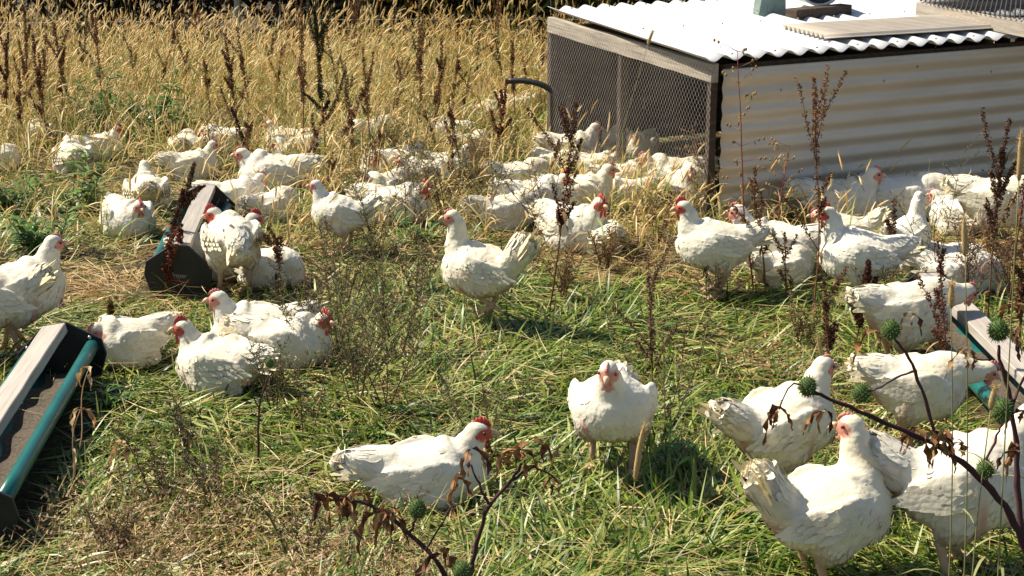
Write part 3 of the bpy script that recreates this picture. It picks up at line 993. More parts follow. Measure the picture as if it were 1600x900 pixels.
def make_hen(stand=False, neck='up', yaw=0., hpitch=0., tail=25., comb=.4, dirt=.5, seed=0, plump=1.0, lean=0., gait=.0, onefoot=False, droopwing=0.0, tsz=1.0):
    dirt = min(1.0, dirt + .2)
    rr = np.random.default_rng(seed + 100)
    bz = .222 if stand else .098
    # torso axis tilt: breast up when lean > 0
    tm = Matrix.Translation((0, 0, bz)) @ Matrix.Rotation(-R(lean), 4, 'Y')
    T = lambda x, y, z: tm @ Vector((x, y, z))
    w = plump
    hsc = 1.0 if stand else .92
    base = MB()
    loft(base, [(T(-.155, 0, .050), .014, .014), (T(-.135, 0, .040), .050, .046), (T(-.10, 0, .018), .084 * w, .076 * hsc), (T(-.055, 0, .0), .106 * w, .096 * hsc),
                (T(-.005, 0, -.004), .116 * w, .103 * hsc), (T(.045, 0, -.004), .114 * w, .103 * hsc), (T(.085, 0, .004), .100 * w, .094 * hsc), (T(.12, 0, .018), .072 * w, .072), (T(.142, 0, .032), .034, .04)], 20)
    # breast lobes
    for s in (-1, 1):
        base.ell(T(.062, s * .042, -.03 if stand else -.02), (.075, .058 * w, .062), (1, 1, 1))
    # neck
    P0 = T(.055, 0, .035)
    ya = R(yaw)
    if neck == 'up':
        hx, hz, lift = .128, bz + (.152 if stand else .118), .085 if stand else .06
    elif neck == 'high':
        hx, hz, lift = .112, bz + .198, .12
    elif neck == 'mid':
        hx, hz, lift = .138, bz + .090, .05
    elif neck == 'fwd':
        hx, hz, lift = .225, bz + .050, .03
    elif neck == 'tuck':
        hx, hz, lift = .120, bz + .066, .035
    elif neck == 'peck':
        hx, hz, lift = .185 if not stand else .235, .050, .0
    # neck yaw swings the head sideways round the neck's foot
    base_n = T(.075, 0, .03)
    off = Vector((hx - base_n.x, 0, 0)); off.rotate(Matrix.Rotation(ya * .6, 3, 'Z'))
    HP = Vector((base_n.x + off.x, off.y, hz))
    hm = Matrix.Translation(HP) @ Matrix.Rotation(ya, 4, 'Z') @ Matrix.Rotation(-R(hpitch), 4, 'Y')
    hback = hm @ Vector((-.014, 0, -.012))
    if neck == 'peck':
        p1 = P0 + Vector((.12, off.y * .3, .02)); p2 = Vector((HP.x - .01, HP.y, HP.z + .09))
    elif neck == 'fwd':
        p1 = P0 + Vector((.10, 0, .03)); p2 = hback - (hm.to_3x3() @ Vector((.05, 0, .02)))
    else:
        p1 = P0 + Vector((.065, off.y * .2, .025)); p2 = hback + Vector((-.012, 0, -lift * .55))
    NK = [bez(P0, p1, p2, hback, t) for t in np.linspace(0, 1, 9)]
    rad = [.076, .072, .065, .057, .050, .044, .040, .037, .034]
    if neck in ('tuck', 'mid'): rad = [.076, .073, .068, .062, .054, .048, .043, .039, .035]
    loft(base, [(p, r, r * 1.05) for p, r in zip(NK, rad)], 14)
    # head
    hr = hm.to_3x3()
    base.ell(hm @ Vector((0, 0, .002)), (.036, .0290, .032), (1, 1, 1), hr, 14, 10)
    base.ell(hm @ Vector((.016, 0, -.006)), (.025, .0215, .0235), (1, 1, 1), hr, 12, 8)
    # tail
    ta = R(tail)
    td = Vector((-math.cos(ta), 0, math.sin(ta)))
    tb = T(-.118, 0, .040)
    loft(base, [(tb - td * .03, .062, .058), (tb + td * .02 * tsz, .056 * (.5 + .5 * tsz), .052), (tb + td * .05 * tsz, .046 * (.4 + .6 * tsz), .046 * (.5 + .5 * tsz)), (tb + td * .078 * tsz, .030 * tsz, .036 * tsz), (tb + td * .092 * tsz, .012, .018)], 12)
    # thighs
    legs = []
    for s in (-1, 1):
        g = gait * s
        if stand:
            hip = T(-.020, s * .062 * w, -.050); hock = Vector((-.045 + g * .5, s * .060, .105)); foot = Vector((-.012 + g, s * .062, .012))
            if onefoot and s == 1:
                hock = Vector((-.03, .055, .125)); foot = Vector((-.085, .055, .085))
            loft(base, [(hip + Vector((0, 0, .04)), .045, .05), (hip, .052, .066), (hip.lerp(hock, .45), .045, .052), (hip.lerp(hock, .85), .026, .028), (hock, .015, .016)], 12)
            legs.append((hock, foot, s))
        else:
            base.ell(Vector((.0, s * .085 * w, .06)), (.075, .042, .055), (1, 1, 1), None, 14, 10)
            base.ell(Vector((-.055, s * .06 * w, .045)), (.07, .045, .045), (1, 1, 1), None, 14, 10)
    if not stand:
        pass
    V, N0, Fs = remeshed(base, .0065, 9)
    # wings laid on
    b2 = MB(); b2.add([tuple(v) for v in V], Fs, (1, 1, 1))
    WC = []
    for s in (-1, 1):
        root = T(.058, s * .090 * w, .030); mid = T(-.01, s * .113 * w, .020 - droopwing * .02); tip = T(-.125, s * .066 * w, .032 - droopwing * .05)
        ax = (tip - root)
        secs = []
        for t, ww, hh in ((0, .006, .02), (.08, .016, .043), (.3, .019, .056), (.55, .016, .053), (.8, .012, .036), (.95, .007, .018), (1.0, .003, .006)):
            c = root.lerp(mid, t / .5) if t < .5 else mid.lerp(tip, (t - .5) / .5)
            secs.append((c, ww, hh))
        loft(b2, secs, 14)
        WC.append((root, mid, tip, s))
    V, N_, Fs = remeshed(b2, .0055, 5)
    if not stand:
        low = V[:, 2] < .012
        V[low, 2] = .012 - (.012 - V[low, 2]) * .15
    # feather softness: small clumped displacement
    d = noise2(V[:, 0] * 1 + V[:, 2] * .6, V[:, 1] + V[:, 2] * .8, 55, seed + 3) * .0015 + noise2(V[:, 0] + V[:, 1], V[:, 2], 110, seed + 4) * .0012
    hd = np.linalg.norm(V - np.array(HP), axis=1)
    d = d * np.clip((hd - .035) / .05, .1, 1)
    V = V + N_ * d[:, None]
    # colours: white plumage, soiled belly, red bare face, pink rubbed patches
    Cc = np.tile(WHITE, (len(V), 1)) * (1 + .03 * noise2(V[:, 0] * 1.0, V[:, 2] + V[:, 1], 24, seed + 9))[:, None]
    warm = np.clip(noise2(V[:, 0], V[:, 1] + V[:, 2], 16, seed + 5) * .6 + .2, 0, 1)[:, None]
    Cc = Cc * (1 - .16 * warm * np.array((.15, .45, 1.0)))
    loc = (V - np.array(T(0, 0, 0)))
    dn = noise2(V[:, 0], V[:, 1] * 1.3 + V[:, 2] * .5, 38, seed + 6)
    bel = np.clip((-loc[:, 2] - .045 + dn * .025) / .05, 0, 1) * dirt
    vent = np.clip(1 - np.linalg.norm(V - np.array(T(-.115, 0, -.04)), axis=1) / .085 + dn * .25, 0, 1) * dirt
    mk = np.clip(np.maximum(bel * .8, vent), 0, 1)[:, None]
    Cc = Cc * (1 - mk) + np.array((.34, .235, .155)) * mk
    pk = np.clip(dn * 1.5 - .45, 0, .85) * np.clip(1.15 - np.abs(loc[:, 2] + .035) / .055, 0, 1) * np.clip(dirt - .25, 0, 1) * 1.3
    pk = pk[:, None]
    Cc = Cc * (1 - pk) + np.array((.62, .30, .24)) * pk
    inv = np.array(hm.inverted())
    L_ = V @ inv[:3, :3].T + inv[:3, 3]
    # bare skin round the eye, cheek and under the beak
    fx = np.sqrt(((L_[:, 0] - .019) / .020) ** 2 + ((L_[:, 2] + .004) / .019) ** 2)
    face = np.clip((1.12 - fx) * 5, 0, 1) * (np.linalg.norm(L_, axis=1) < .06) * (L_[:, 0] > -.004)
    face = np.maximum(face, np.clip((L_[:, 0] - .022) / .006, 0, 1) * (np.linalg.norm(L_, axis=1) < .06))
    fcol = np.array((.68, .31, .25)) if comb < .7 else np.array((.55, .12, .09))
    Cc = Cc * (1 - face[:, None]) + fcol * face[:, None]
    # ---------------- feathers: overlapping vanes over the whole plumage
    tri_c = np.array([V[list(f)].mean(0) for f in Fs])
    tri_n = np.array([N_[list(f)].mean(0) for f in Fs]); tri_n /= np.linalg.norm(tri_n, axis=1)[:, None] + 1e-9
    nf = 2400
    idx = rr.integers(0, len(Fs), nf)
    P = tri_c[idx] + rr.normal(0, .0015, (nf, 3)); Nn = tri_n[idx]
    Fc = np.array([Cc[list(Fs[i])].mean(0) for i in idx])
    Lh = P @ inv[:3, :3].T + inv[:3, 3]
    dh = np.linalg.norm(Lh, axis=1)
    isface = ((dh < .05) & (Lh[:, 0] > .002)) | (dh < .026)
    # flow
    back = np.array(T(-1, 0, 0) - T(0, 0, 0)); dwn = np.array((0, 0, -1.0))
    flow = np.tile(back, (nf, 1)) + dwn * .25
    nkd = np.full(nf, 9.0)
    for i in range(2, len(NK) - 1):
        a, b = NK[i], NK[i + 1]
        dd, _ = seg_dist(P, a, b)
        m = dd < nkd
        nkd = np.where(m, dd, nkd)
        tdir = np.array((a - b).normalized())
        m2 = m & (dd < .07)
        flow[m2] = tdir + back * .12
    onneck = (nkd < .06) & (P[:, 2] > bz + .03)
    low = (P[:, 2] - bz < -.03)
    flow[low & ~onneck] = back * .55 + dwn * .9
    tl = np.linalg.norm(P - np.array(tb + td * .05), axis=1) < .075
    flow[tl] = np.array(td)
    flow += rr.normal(0, .12, flow.shape)
    flow -= (flow * Nn).sum(1)[:, None] * Nn
    flow /= np.linalg.norm(flow, axis=1)[:, None] + 1e-9
    Lf = np.where(onneck, rr.uniform(.010, .018, nf), rr.uniform(.018, .028, nf))
    Lf = np.where(tl, rr.uniform(.04, .06, nf), Lf)
    Lf = np.where(dh < .06, .010, Lf)
    Wf = Lf * np.where(onneck, .5, .55) * rr.uniform(.8, 1.2, nf)
    lift = np.where(onneck, .04, .075) + rr.uniform(-.02, .025, nf)
    topside = Nn[:, 2] > .35
    lift = np.where(topside, lift * .55, lift)
    lift = np.where(low, lift + .05, lift)
    shank = stand & (P[:, 2] < .115)
    rearlow = (low | tl | (P[:, 0] < -.06)) & ~onneck
    ok = ~isface & ~shank & (rearlow | (rr.random(nf) < .38))
    ok &= ~(topside & (rr.random(nf) < .94) & ~tl)
    if not stand: ok &= P[:, 2] > .02
    def vanes(P, D, Nn, Lf, Wf, lift, Cf, droop=.35):
        n = len(P)
        S = np.cross(D, Nn); S /= np.linalg.norm(S, axis=1)[:, None] + 1e-9
        q = P - Nn * .0020
        out = np.zeros((n, 4, 2, 3), dtype=np.float32)
        prof = (.45, 1.0, .92, .28)
        for k in range(4):
            a = (lift * (1 - droop * 2 * k / 3))[:, None]
            out[:, k, 0] = q - S * (Wf * .5 * prof[k])[:, None]
            out[:, k, 1] = q + S * (Wf * .5 * prof[k])[:, None]
            q = q + (D * np.cos(a) + Nn * np.sin(a)) * (Lf / 3)[:, None]
        b = (np.arange(n) * 8)[:, None]
        F = np.stack([b + np.array([2 * k, 2 * k + 1, 2 * k + 3, 2 * k + 2]) for k in range(3)], 1).reshape(-1, 4)
        return out.reshape(-1, 3), F, np.repeat(Cf, 8, axis=0), np.repeat(Nn, 8, axis=0)
    packs = [vanes(P[ok], flow[ok], Nn[ok], Lf[ok], Wf[ok], lift[ok], Fc[ok] * rr.uniform(.975, 1.03, (ok.sum(), 1)))]
    # wing quills
    for (root, mid, tip, s) in WC:
        q_ = []
        for row, (n, z0, ln, wd) in enumerate(((9, -.030, .085, .020), (9, -.008, .055, .018), (8, .014, .038, .016))):
            for k in range(n):
                t = .12 + .8 * k / (n - 1)
                c = root.lerp(mid, t / .5) if t < .5 else mid.lerp(tip, (t - .5) / .5)
                p = np.array(c) + np.array((0, s * (.0165 - .006 * t + .001 * row), z0 * (1 - .45 * t)))
                D = np.array((tip - root).normalized()) * 1.0 + dwn * (.30 * (1 - t)) + rr.normal(0, .03, 3)
                D /= np.linalg.norm(D)
                Nn_ = np.array((-.12, s, .25)); Nn_ -= D * (Nn_ @ D); Nn_ /= np.linalg.norm(Nn_)
                q_.append((p, D, Nn_, ln * rr.uniform(.85, 1.1) * (1 - .15 * t), wd, .05))
        a = [np.array([q[i] for q in q_]) for i in range(6)]
        packs.append(vanes(a[0], a[1], a[2], a[3], a[4], a[5], np.tile(WHITE * np.array((1.0, .98, .93)), (len(q_), 1)) * rr.uniform(.9, 1.03, (len(q_), 1)), .2))
    # tail fan
    q_ = []
    for k in range(14):
        a = -1 + 2 * (k % 7) / 6
        row = k // 7
        D = np.array(td) + np.array((0, a * .32, 0)) + np.array((0, 0, -.12 * abs(a) - .10 * row)); D /= np.linalg.norm(D)
        Nn_ = np.array((math.sin(ta), a * .9, math.cos(ta))); Nn_ -= D * (Nn_ @ D); Nn_ /= np.linalg.norm(Nn_)
        q_.append((np.array(tb + td * .02) + np.array((0, a * .028, .02 - .02 * abs(a) - row * .012)), D, Nn_, rr.uniform(.085, .115) * tsz, .026 * (.5 + .5 * tsz), .04))
    a = [np.array([q[i] for q in q_]) for i in range(6)]
    packs.append(vanes(a[0], a[1], a[2], a[3], a[4], a[5], np.tile(WHITE * np.array((.97, .90, .72)), (len(q_), 1)) * rr.uniform(.88, 1.03, (len(q_), 1)), .2))
    # shanks and toes
    lg = MB()
    for hock, foot, s in legs:
        lg.tube([hock + Vector((.004, 0, .02)), hock, hock.lerp(foot, .5), foot + Vector((0, 0, .012))], [.013, .0125, .0095, .011], n=9)
        tip_dirs = [(1, 0, 0), (.86, .5, 0), (.86, -.5, 0), (-1, 0, 0)]
        for dx, dy, _ in tip_dirs:
            ln = .055 if dx > 0 else .028
            lg.tube([foot + Vector((0, 0, .010)), foot + Vector((dx * ln * .5, dy * ln * .5, .004)), foot + Vector((dx * ln, dy * ln, -.006))], [.0095, .0075, .004], n=7)
            lg.tube([foot + Vector((dx * ln, dy * ln, -.005)), foot + Vector((dx * (ln + .012), dy * (ln + .012), -.012))], [.0035, .0008], n=5)
    vs_all = [tuple(v) for v in V]; cs_all = [tuple(c) for c in Cc]; fs_all = list(Fs)
    nrm_all = [(0.0, 0.0, 0.0)] * len(vs_all)
    for pv, pf, pc, pn in packs:
        nrm_all += [tuple(v) for v in pn]
        b = len(vs_all)
        vs_all += [tuple(v) for v in pv]; fs_all += [tuple(int(i) + b for i in f) for f in pf]; cs_all += [tuple(c) for c in pc]
    if lg.v:
        b = len(vs_all)
        vs_all += lg.v; fs_all += [tuple(i + b for i in f) for f in lg.f]
        cs_all += [(.58, .40, .27)] * len(lg.v)
        nrm_all += [(0.0, 0.0, 0.0)] * len(lg.v)
    o = empty('hen')
    me = bpy.data.meshes.new('body')
    me.from_pydata(vs_all, [], fs_all)
    me.polygons.foreach_set('use_smooth', [True] * len(me.polygons))
    me.normals_split_custom_set_from_vertices(nrm_all)
    at = me.color_attributes.new('Col', 'FLOAT_COLOR', 'POINT')
    arr = np.ones((len(vs_all), 4), dtype=np.float32); arr[:, :3] = np.array(cs_all)
    at.data.foreach_set('color', arr.ravel())
    me.materials.append(M['feather'])
    bo = bpy.data.objects.new('body', me); col.objects.link(bo); bo.parent = o
    # ---------------- head furniture
    H = lambda x, y, z: hm @ Vector((x, y, z))
    red = (.50, .055, .045) if comb > .55 else (.62, .20, .16)
    ch = .006 + .020 * comb
    mb = MB()
    outl = []
    K = 25
    for k in range(K):
        t = k / (K - 1)
        x = .034 - .046 * t
        zb = .022 + .006 * math.sin(math.pi * t)
        h = ch * (math.sin(math.pi * min(1, t * 1.05 + .03)) ** .5) * (.62 + .38 * abs(math.sin(t * math.pi * 5)))
        outl.append((x - .004 * t * comb, zb, zb + h))
    vs = []; fs = []
    for (x, zb, zt) in outl:
        vs += [H(x, -.005, zb - .004), H(x, .005, zb - .004), H(x - .002, .0018, zt), H(x - .002, -.0018, zt)]
    for k in range(K - 1):
        for i in range(4):
            j = (i + 1) % 4
            fs.append((4 * k + i, 4 * k + j, 4 * k + 4 + j, 4 * k + 4 + i))
    fs += [(3, 2, 1, 0), tuple(4 * (K - 1) + i for i in range(4))]
    mb.add(vs, fs, red); mb.build('comb', M['flesh'], o)
    mb = MB()
    mb.tube([H(.034, 0, -.001), H(.043, 0, .000), H(.050, 0, -.004), H(.057, 0, -.011)], [(.010, .009), (.0085, .0072), (.0055, .0045), (.001, .001)], (.62, .42, .27), n=10)
    mb.tube([H(.030, 0, -.009), H(.042, 0, -.010), H(.051, 0, -.012)], [(.008, .005), (.006, .0035), (.001, .001)], (.55, .36, .24), n=8)
    mb.build('beak', M['horn'], o)
    for s in (-1, 1):
        mb = MB()
        mb.ell(H(.019, s * .0250, .004), (.0052, .0030, .0052), (.16, .05, .015), hr, 12, 8)
        mb.ell(H(.0195, s * .0273, .004), (.0030, .0016, .0030), (.004, .004, .004), hr, 10, 6)
        mb.build('eye', M['eye'], o)
        mb = MB()
        wl = .009 + .015 * comb
        mb.ell(H(.022, s * .009, -.019 - wl * .55), (.0085, .0042, wl), red, hr @ Matrix.Rotation(s * .15, 3, 'X'), 12, 8)
        mb.build('wattle', M['flesh'], o)
        mb = MB()
        mb.ell(H(-.002, s * .0270, -.010), (.0055, .0025, .008 + .004 * comb), red, hr, 10, 6)
        mb.build('ear_lobe', M['flesh'], o)
    return o

POSES = {
    'stand_up': dict(stand=True, neck='up', comb=.12, tail=34, tsz=1.15, dirt=.9, seed=1, gait=.02, lean=12),
    'stand_front': dict(stand=True, neck='up', yaw=-6, comb=.05, tail=20, dirt=1.0, seed=2, gait=.015, plump=1.08, lean=16, hpitch=-18),
    'stand_back_turn': dict(stand=True, neck='mid', yaw=85, comb=.75, tail=-25, dirt=.3, seed=3, gait=.0, plump=1.02, hpitch=-8),
    'stride': dict(stand=True, neck='high', yaw=28, comb=.12, tail=52, tsz=1.5, dirt=1.0, seed=4, gait=.0, onefoot=True, plump=1.0, lean=8),
    'stand_red': dict(stand=True, neck='up', yaw=0, comb=.9, tail=12, dirt=.45, seed=5, lean=4, hpitch=-5),
    'stand_peck': dict(stand=True, neck='peck', yaw=0, comb=.3, tail=15, dirt=.6, seed=6, lean=-6),
    'stand_feed': dict(stand=True, neck='fwd', yaw=0, comb=.4, tail=10, dirt=.8, seed=7, lean=-4, hpitch=-25),
    'stand_high': dict(stand=True, neck='high', yaw=15, comb=.15, tail=30, dirt=1.0, seed=8, lean=12),
    'stand_high_turn': dict(stand=True, neck='high', yaw=150, comb=.15, tail=55, tsz=1.3, dirt=1.0, seed=19, lean=10, plump=1.05),
    'crouch_walk': dict(stand=False, neck='up', yaw=-12, comb=.75, tail=8, dirt=.5, seed=9, hpitch=0),
    'sit_up': dict(neck='up', yaw=0, comb=.35, tail=15, dirt=.35, seed=10),
    'sit_up_red': dict(neck='up', yaw=-10, comb=.85, tail=10, dirt=.35, seed=11),
    'sit_mid': dict(neck='mid', yaw=10, comb=.3, tail=12, dirt=.4, seed=12),
    'sit_mid_red': dict(neck='mid', yaw=-25, comb=.8, tail=12, dirt=.3, seed=13),
    'sit_turn': dict(neck='mid', yaw=70, comb=.75, tail=10, dirt=.3, seed=14, plump=1.05),
    'sit_tuck': dict(neck='tuck', yaw=25, comb=.3, tail=12, dirt=.5, seed=15, hpitch=-15),
    'sit_down': dict(neck='peck', yaw=20, comb=.3, tail=20, dirt=.4, seed=16),
    'sit_tailup': dict(neck='mid', yaw=0, comb=.4, tail=42, dirt=.6, seed=17),
    'rest_turn': dict(neck='up', yaw=30, comb=.85, tail=5, dirt=.3, seed=21, plump=1.08),
    'sit_front': dict(neck='mid', yaw=0, comb=.6, tail=10, dirt=.3, seed=18, plump=1.06, hpitch=-12),
}
HENS = [
 # px, py, facing, pose, scale, label
 (955, 742, 266, 'stand_front', .93, 'plump white hen standing alone in the grass facing straight at the viewer'),
 (750, 508, 156, 'stride', .93, 'white hen stepping on one leg with its tail raised, looking away, at the centre'),
 (668, 778, 8, 'crouch_walk', 1.10, 'white hen with dark red face crouching behind the wilted thornapple stalks at the bottom'),
 (345, 598, 146, 'rest_turn', .98, 'white hen with red comb lying at the front of the resting trio on green grass'),
 (405, 552, 178, 'sit_up', 1.02, 'pink faced white hen lying behind its red combed neighbour and looking left'),
 (452, 566, 345, 'sit_mid_red', .95, 'white hen of the resting trio lying on the right, red comb towards the viewer'),
 (198, 566, 195, 'sit_tuck', .86, 'white hen with tucked neck lying just beyond the black end of the front feeder'),
 (40, 556, 14, 'stand_up', 1.0, 'tall white hen standing upright behind the front feeder at the left edge'),
 (-12, 566, 168, 'stand_up', .98, 'white hen with raised soiled tail, mostly cut off by the left edge'),
 (203, 366, 292, 'sit_front', .92, 'round white hen lying left of the lettered feeder, red face towards the viewer'),
 (231, 325, 92, 'sit_up', .90, 'white hen seen from behind, lying just beyond the round hen near the feeder'),
 (115, 268, 96, 'sit_mid', .95, 'white hen seen from behind over a green weed clump at the far left'),
 (158, 247, 8, 'sit_up_red', .82, 'far white hen with dark red face peeping out beside dark green weeds'),
 (303, 279, 8, 'sit_up', .90, 'white hen with upright neck lying beyond the lettered feeder, looking right'),
 (292, 245, 80, 'sit_down', .90, 'white hen with lowered head lying in straw behind the upright looking hen'),
 (345, 232, 160, 'sit_tuck', .85, 'small looking white hen tucked beside the thin leaning dock stalk'),
 (368, 335, 5, 'sit_mid', .92, 'white hen lying close behind the far end of the lettered feeder'),
 (428, 300, 168, 'sit_mid', 1.10, 'broad white hen lying half hidden behind the tan foxtail clump'),
 (425, 345, 40, 'sit_down', .80, 'white hen lying low under the foxtail clump, only its back showing'),
 (366, 456, 100, 'stand_back_turn', .95, 'white hen standing with its back turned and red combed head looking left over the feeder'),
 (350, 422, 15, 'sit_up_red', 1.05, 'white hen with bright comb looking right from behind the back turned hen'),
 (417, 438, 320, 'sit_down', .85, 'white hen crouching low at the right side of the back turned hen'),
 (450, 232, 168, 'sit_up', .85, 'far white hen with upright neck lying in the dry grass, looking left'),
 (452, 256, 200, 'sit_tuck', .90, 'white hen lying low in dry grass just before the far upright hen'),
 (573, 226, 225, 'sit_down', .86, 'white hen with rounded back and lowered head beneath a brown dock stalk'),
 (533, 396, 172, 'stand_up', .78, 'soiled white hen looking left from among grey weeds left of the centre'),
 (594, 276, 240, 'sit_tuck', .85, 'white hen lying at the left of the touching pair in dry grass'),
 (628, 272, 20, 'sit_mid', .82, 'white hen lying at the right of the touching pair in dry grass'),
 (596, 318, 230, 'sit_mid', .90, 'white hen lying beneath the touching pair with its face towards the viewer'),
 (622, 346, 340, 'sit_mid_red', 1.0, 'large white hen dappled with shadow among grey weeds near the centre'),
 (662, 292, 190, 'sit_mid', .90, 'white hen lying behind a grey green weed with its head lowered'),
 (700, 275, 355, 'sit_up', .85, 'white hen with pink face looking right from behind wiry weeds'),
 (738, 240, 25, 'sit_tuck', .80, 'white hen beside the reddish weed stem right of the middle field'),
 (755, 192, 60, 'sit_down', .85, 'cream backed white hen half sunk in tall grass left of the black hose'),
 (668, 128, 120, 'sit_mid', .85, 'farthest white hen, a pale back showing beside a dark dock spire'),
 (700, 220, 150, 'sit_tuck', .82, 'white hen mostly hidden by dry grass above the wiry weeds'),
 (520, 160, 20, 'sit_tuck', .85, 'white hen nearly swallowed by tall tan grass near the green spire'),
 (815, 178, 350, 'sit_mid', .80, 'white hen showing through grass right below the black hose'),
 (840, 130, 20, 'sit_mid', .85, 'white hen at the far left corner of the netted shelter side'),
 (895, 250, 8, 'sit_up', 1.02, 'white hen with upright neck lying beside the netted shelter side, facing right'),
 (870, 268, 330, 'sit_down', .72, 'white hen crouched low in front of the hen beside the netting'),
 (812, 296, 15, 'sit_down', .95, 'white hen lying with head down behind a green leafed sprig'),
 (790, 352, 20, 'sit_down', .92, 'white hen at the left end of the crowded cluster right of the centre'),
 (838, 336, 10, 'sit_mid_red', .95, 'white hen with pink face in the middle of the crowded cluster'),
 (900, 385, 320, 'sit_up_red', 1.05, 'white hen with red comb lying at the front of the crowded cluster'),
 (935, 390, 120, 'sit_down', .80, 'white hen lying against the right flank of the red combed cluster hen'),
 (908, 332, 5, 'sit_up', 1.0, 'white hen with tall upright neck at the back of the cluster'),
 (935, 276, 350, 'sit_mid_red', .82, 'white hen with red face looking out under a bent dry stem by the netting'),
 (975, 300, 20, 'sit_tuck', .85, 'white hen lying between the cluster and the shelter netting'),
 (975, 322, 200, 'sit_tuck', .82, 'white hen low in the straw just right of the tall necked hen'),
 (965, 235, 80, 'sit_mid', .80, 'white hen seen dimly through the netting at the far part of the shelter'),
 (1002, 245, 250, 'sit_mid', .82, 'white hen seen through the netting near the middle of the shelter'),
 (1048, 298, 195, 'sit_mid', 1.10, 'broad white hen behind the netting by the shelter corner post'),
 (1078, 312, 270, 'sit_front', .90, 'white hen with reddish face looking out beside the shelter corner post'),
 (1114, 462, 184, 'stand_red', .97, 'big white hen with bright red comb standing left of the brown spires'),
 (1205, 424, 172, 'sit_up', 1.15, 'white hen standing close behind the big red combed hen'),
 (1222, 440, 40, 'sit_down', .80, 'white hen lying low under its neighbour between two brown spires'),
 (1318, 386, 190, 'sit_tailup', .88, 'white hen with raised cream tail in the sun before the shaded hens'),
 (1312, 344, 8, 'sit_up', 1.12, 'white hen in full shade against the sheet metal wall, looking right'),
 (1415, 342, 8, 'sit_down', 1.12, 'white hen in the wall shade with its head lowered to the right'),
 (1338, 488, 178, 'stand_red', .98, 'large white hen with long swept wing standing before the wall, face left'),
 (1412, 436, 60, 'stand_high', .76, 'white hen with slim upright neck beside the bushy brown weed'),
 (1455, 430, 190, 'sit_up_red', .85, 'white hen with red face turned left above the pale winged hen'),
 (1492, 456, 355, 'sit_down', .90, 'white hen with layered pale wing lying beyond the far end of the right feeder'),
 (1497, 362, 150, 'sit_mid', .90, 'dim white hen deep in the wall shade between two groups'),
 (1552, 395, 5, 'stand_feed', 1.05, 'white hen standing half in sunlight near the wall at the right edge'),
 (1625, 400, 30, 'stand_up', .90, 'white hen cut by the right edge beside the wall'),
 (1410, 586, 30, 'stand_feed', .98, 'white hen standing and stretching its head down to the right feeder'),
 (1425, 702, 14, 'stand_feed', .90, 'white hen bending into the right feeder behind the thornapple branches'),
 (1218, 778, 36, 'stand_up', .97, 'white hen with pink rubbed flank, second from the front at the lower right'),
 (1288, 918, 26, 'stand_high_turn', .98, 'nearest white hen with ruffled tail raised, head turned away'),
 (1495, 905, 12, 'stand_up', 1.12, 'large white hen walking out of the lower right corner'),
 (4, 262, 30, 'sit_tuck', .74, 'white hen cut by the left edge in far dry grass'),
 (62, 222, 100, 'sit_tuck', .70, 'small pale hen back showing in the grass at the far left'),
]
PROTO = {}
HEN_OBJS = []
for i, (px, py, fc, pose, s, lab) in enumerate(HENS):
    p = G(px, py)
    if pose not in PROTO:
        PROTO[pose] = o = make_hen(**POSES[pose])
    else:
        o = copy_tree(PROTO[pose])
    dz = float(ground_z(np.array(p.x), np.array(p.y)))
    o.location = (p.x, p.y, dz + (.004 if POSES[pose].get('stand') else -.016))
    o.rotation_euler = (0, 0, R(fc) - math.atan2(p.x, p.y))
    rs = random.Random(i)
    if py < 300: s *= .93
    o.scale = (s, s * rs.uniform(.96, 1.04), s * rs.uniform(.97, 1.03))
    if pose == 'crouch_walk': o.scale = (1.10, .98, .95)
    tag(o, lab, 'hen', 'white hens scattered over the grass')
    HEN_OBJS.append(o)
HXY = np.array([(o.location.x, o.location.y) for o in HEN_OBJS])

# ------------------------------------------------------------------ weeds
BROWNS = [(.12, .055, .024), (.17, .080, .035), (.09, .038, .018), (.24, .125, .055), (.19, .095, .045)]
OLIVES = [(.10, .11, .045), (.14, .14, .06), (.075, .09, .03), (.19, .17, .09), (.12, .085, .05)]
LEAFG = [(.06, .15, .02), (.10, .21, .03), (.14, .26, .045), (.045, .10, .018), (.18, .27, .06)]
def jit(c, r, a=.2):
    k = 1 + r.uniform(-a, a)
    return (c[0] * k, c[1] * k, c[2] * k)

def path(p, d, L, bend, n, r):
    pts = [Vector(p)]; d = Vector(d).normalized()
    for i in range(n):
        d = (d + Vector((r.uniform(-bend, bend), r.uniform(-bend, bend), r.uniform(-bend, bend) * .4))).normalized()
        pts.append(pts[-1] + d * (L / n))
    return pts

def cluster(mb, pts, r0, n, cols, r, sz=(.006, .011)):
    """husks packed round a spike"""
    for _ in range(n):
        t = r.random() * (len(pts) - 1); i = min(int(t), len(pts) - 2); f = t - i
        c = pts[i].lerp(pts[i + 1], f)
        env = (1 - .75 * (t / (len(pts) - 1))) * (.55 + .45 * math.sin(t * 9 + 1) ** 2)
        d = Vector((r.gauss(0, 1), r.gauss(0, 1), r.gauss(0, .8))).normalized()
        q = c + d * r0 * env * r.uniform(.3, 1.0)
        mb.leaf(q, d + Vector((0, 0, r.uniform(-.3, .6))), Vector((r.gauss(0, 1), r.gauss(0, 1), r.gauss(0, 1))), r.uniform(*sz), r.uniform(*sz) * .7, jit(r.choice(cols), r, .35), curl=r.uniform(-.8, .8), nseg=2)

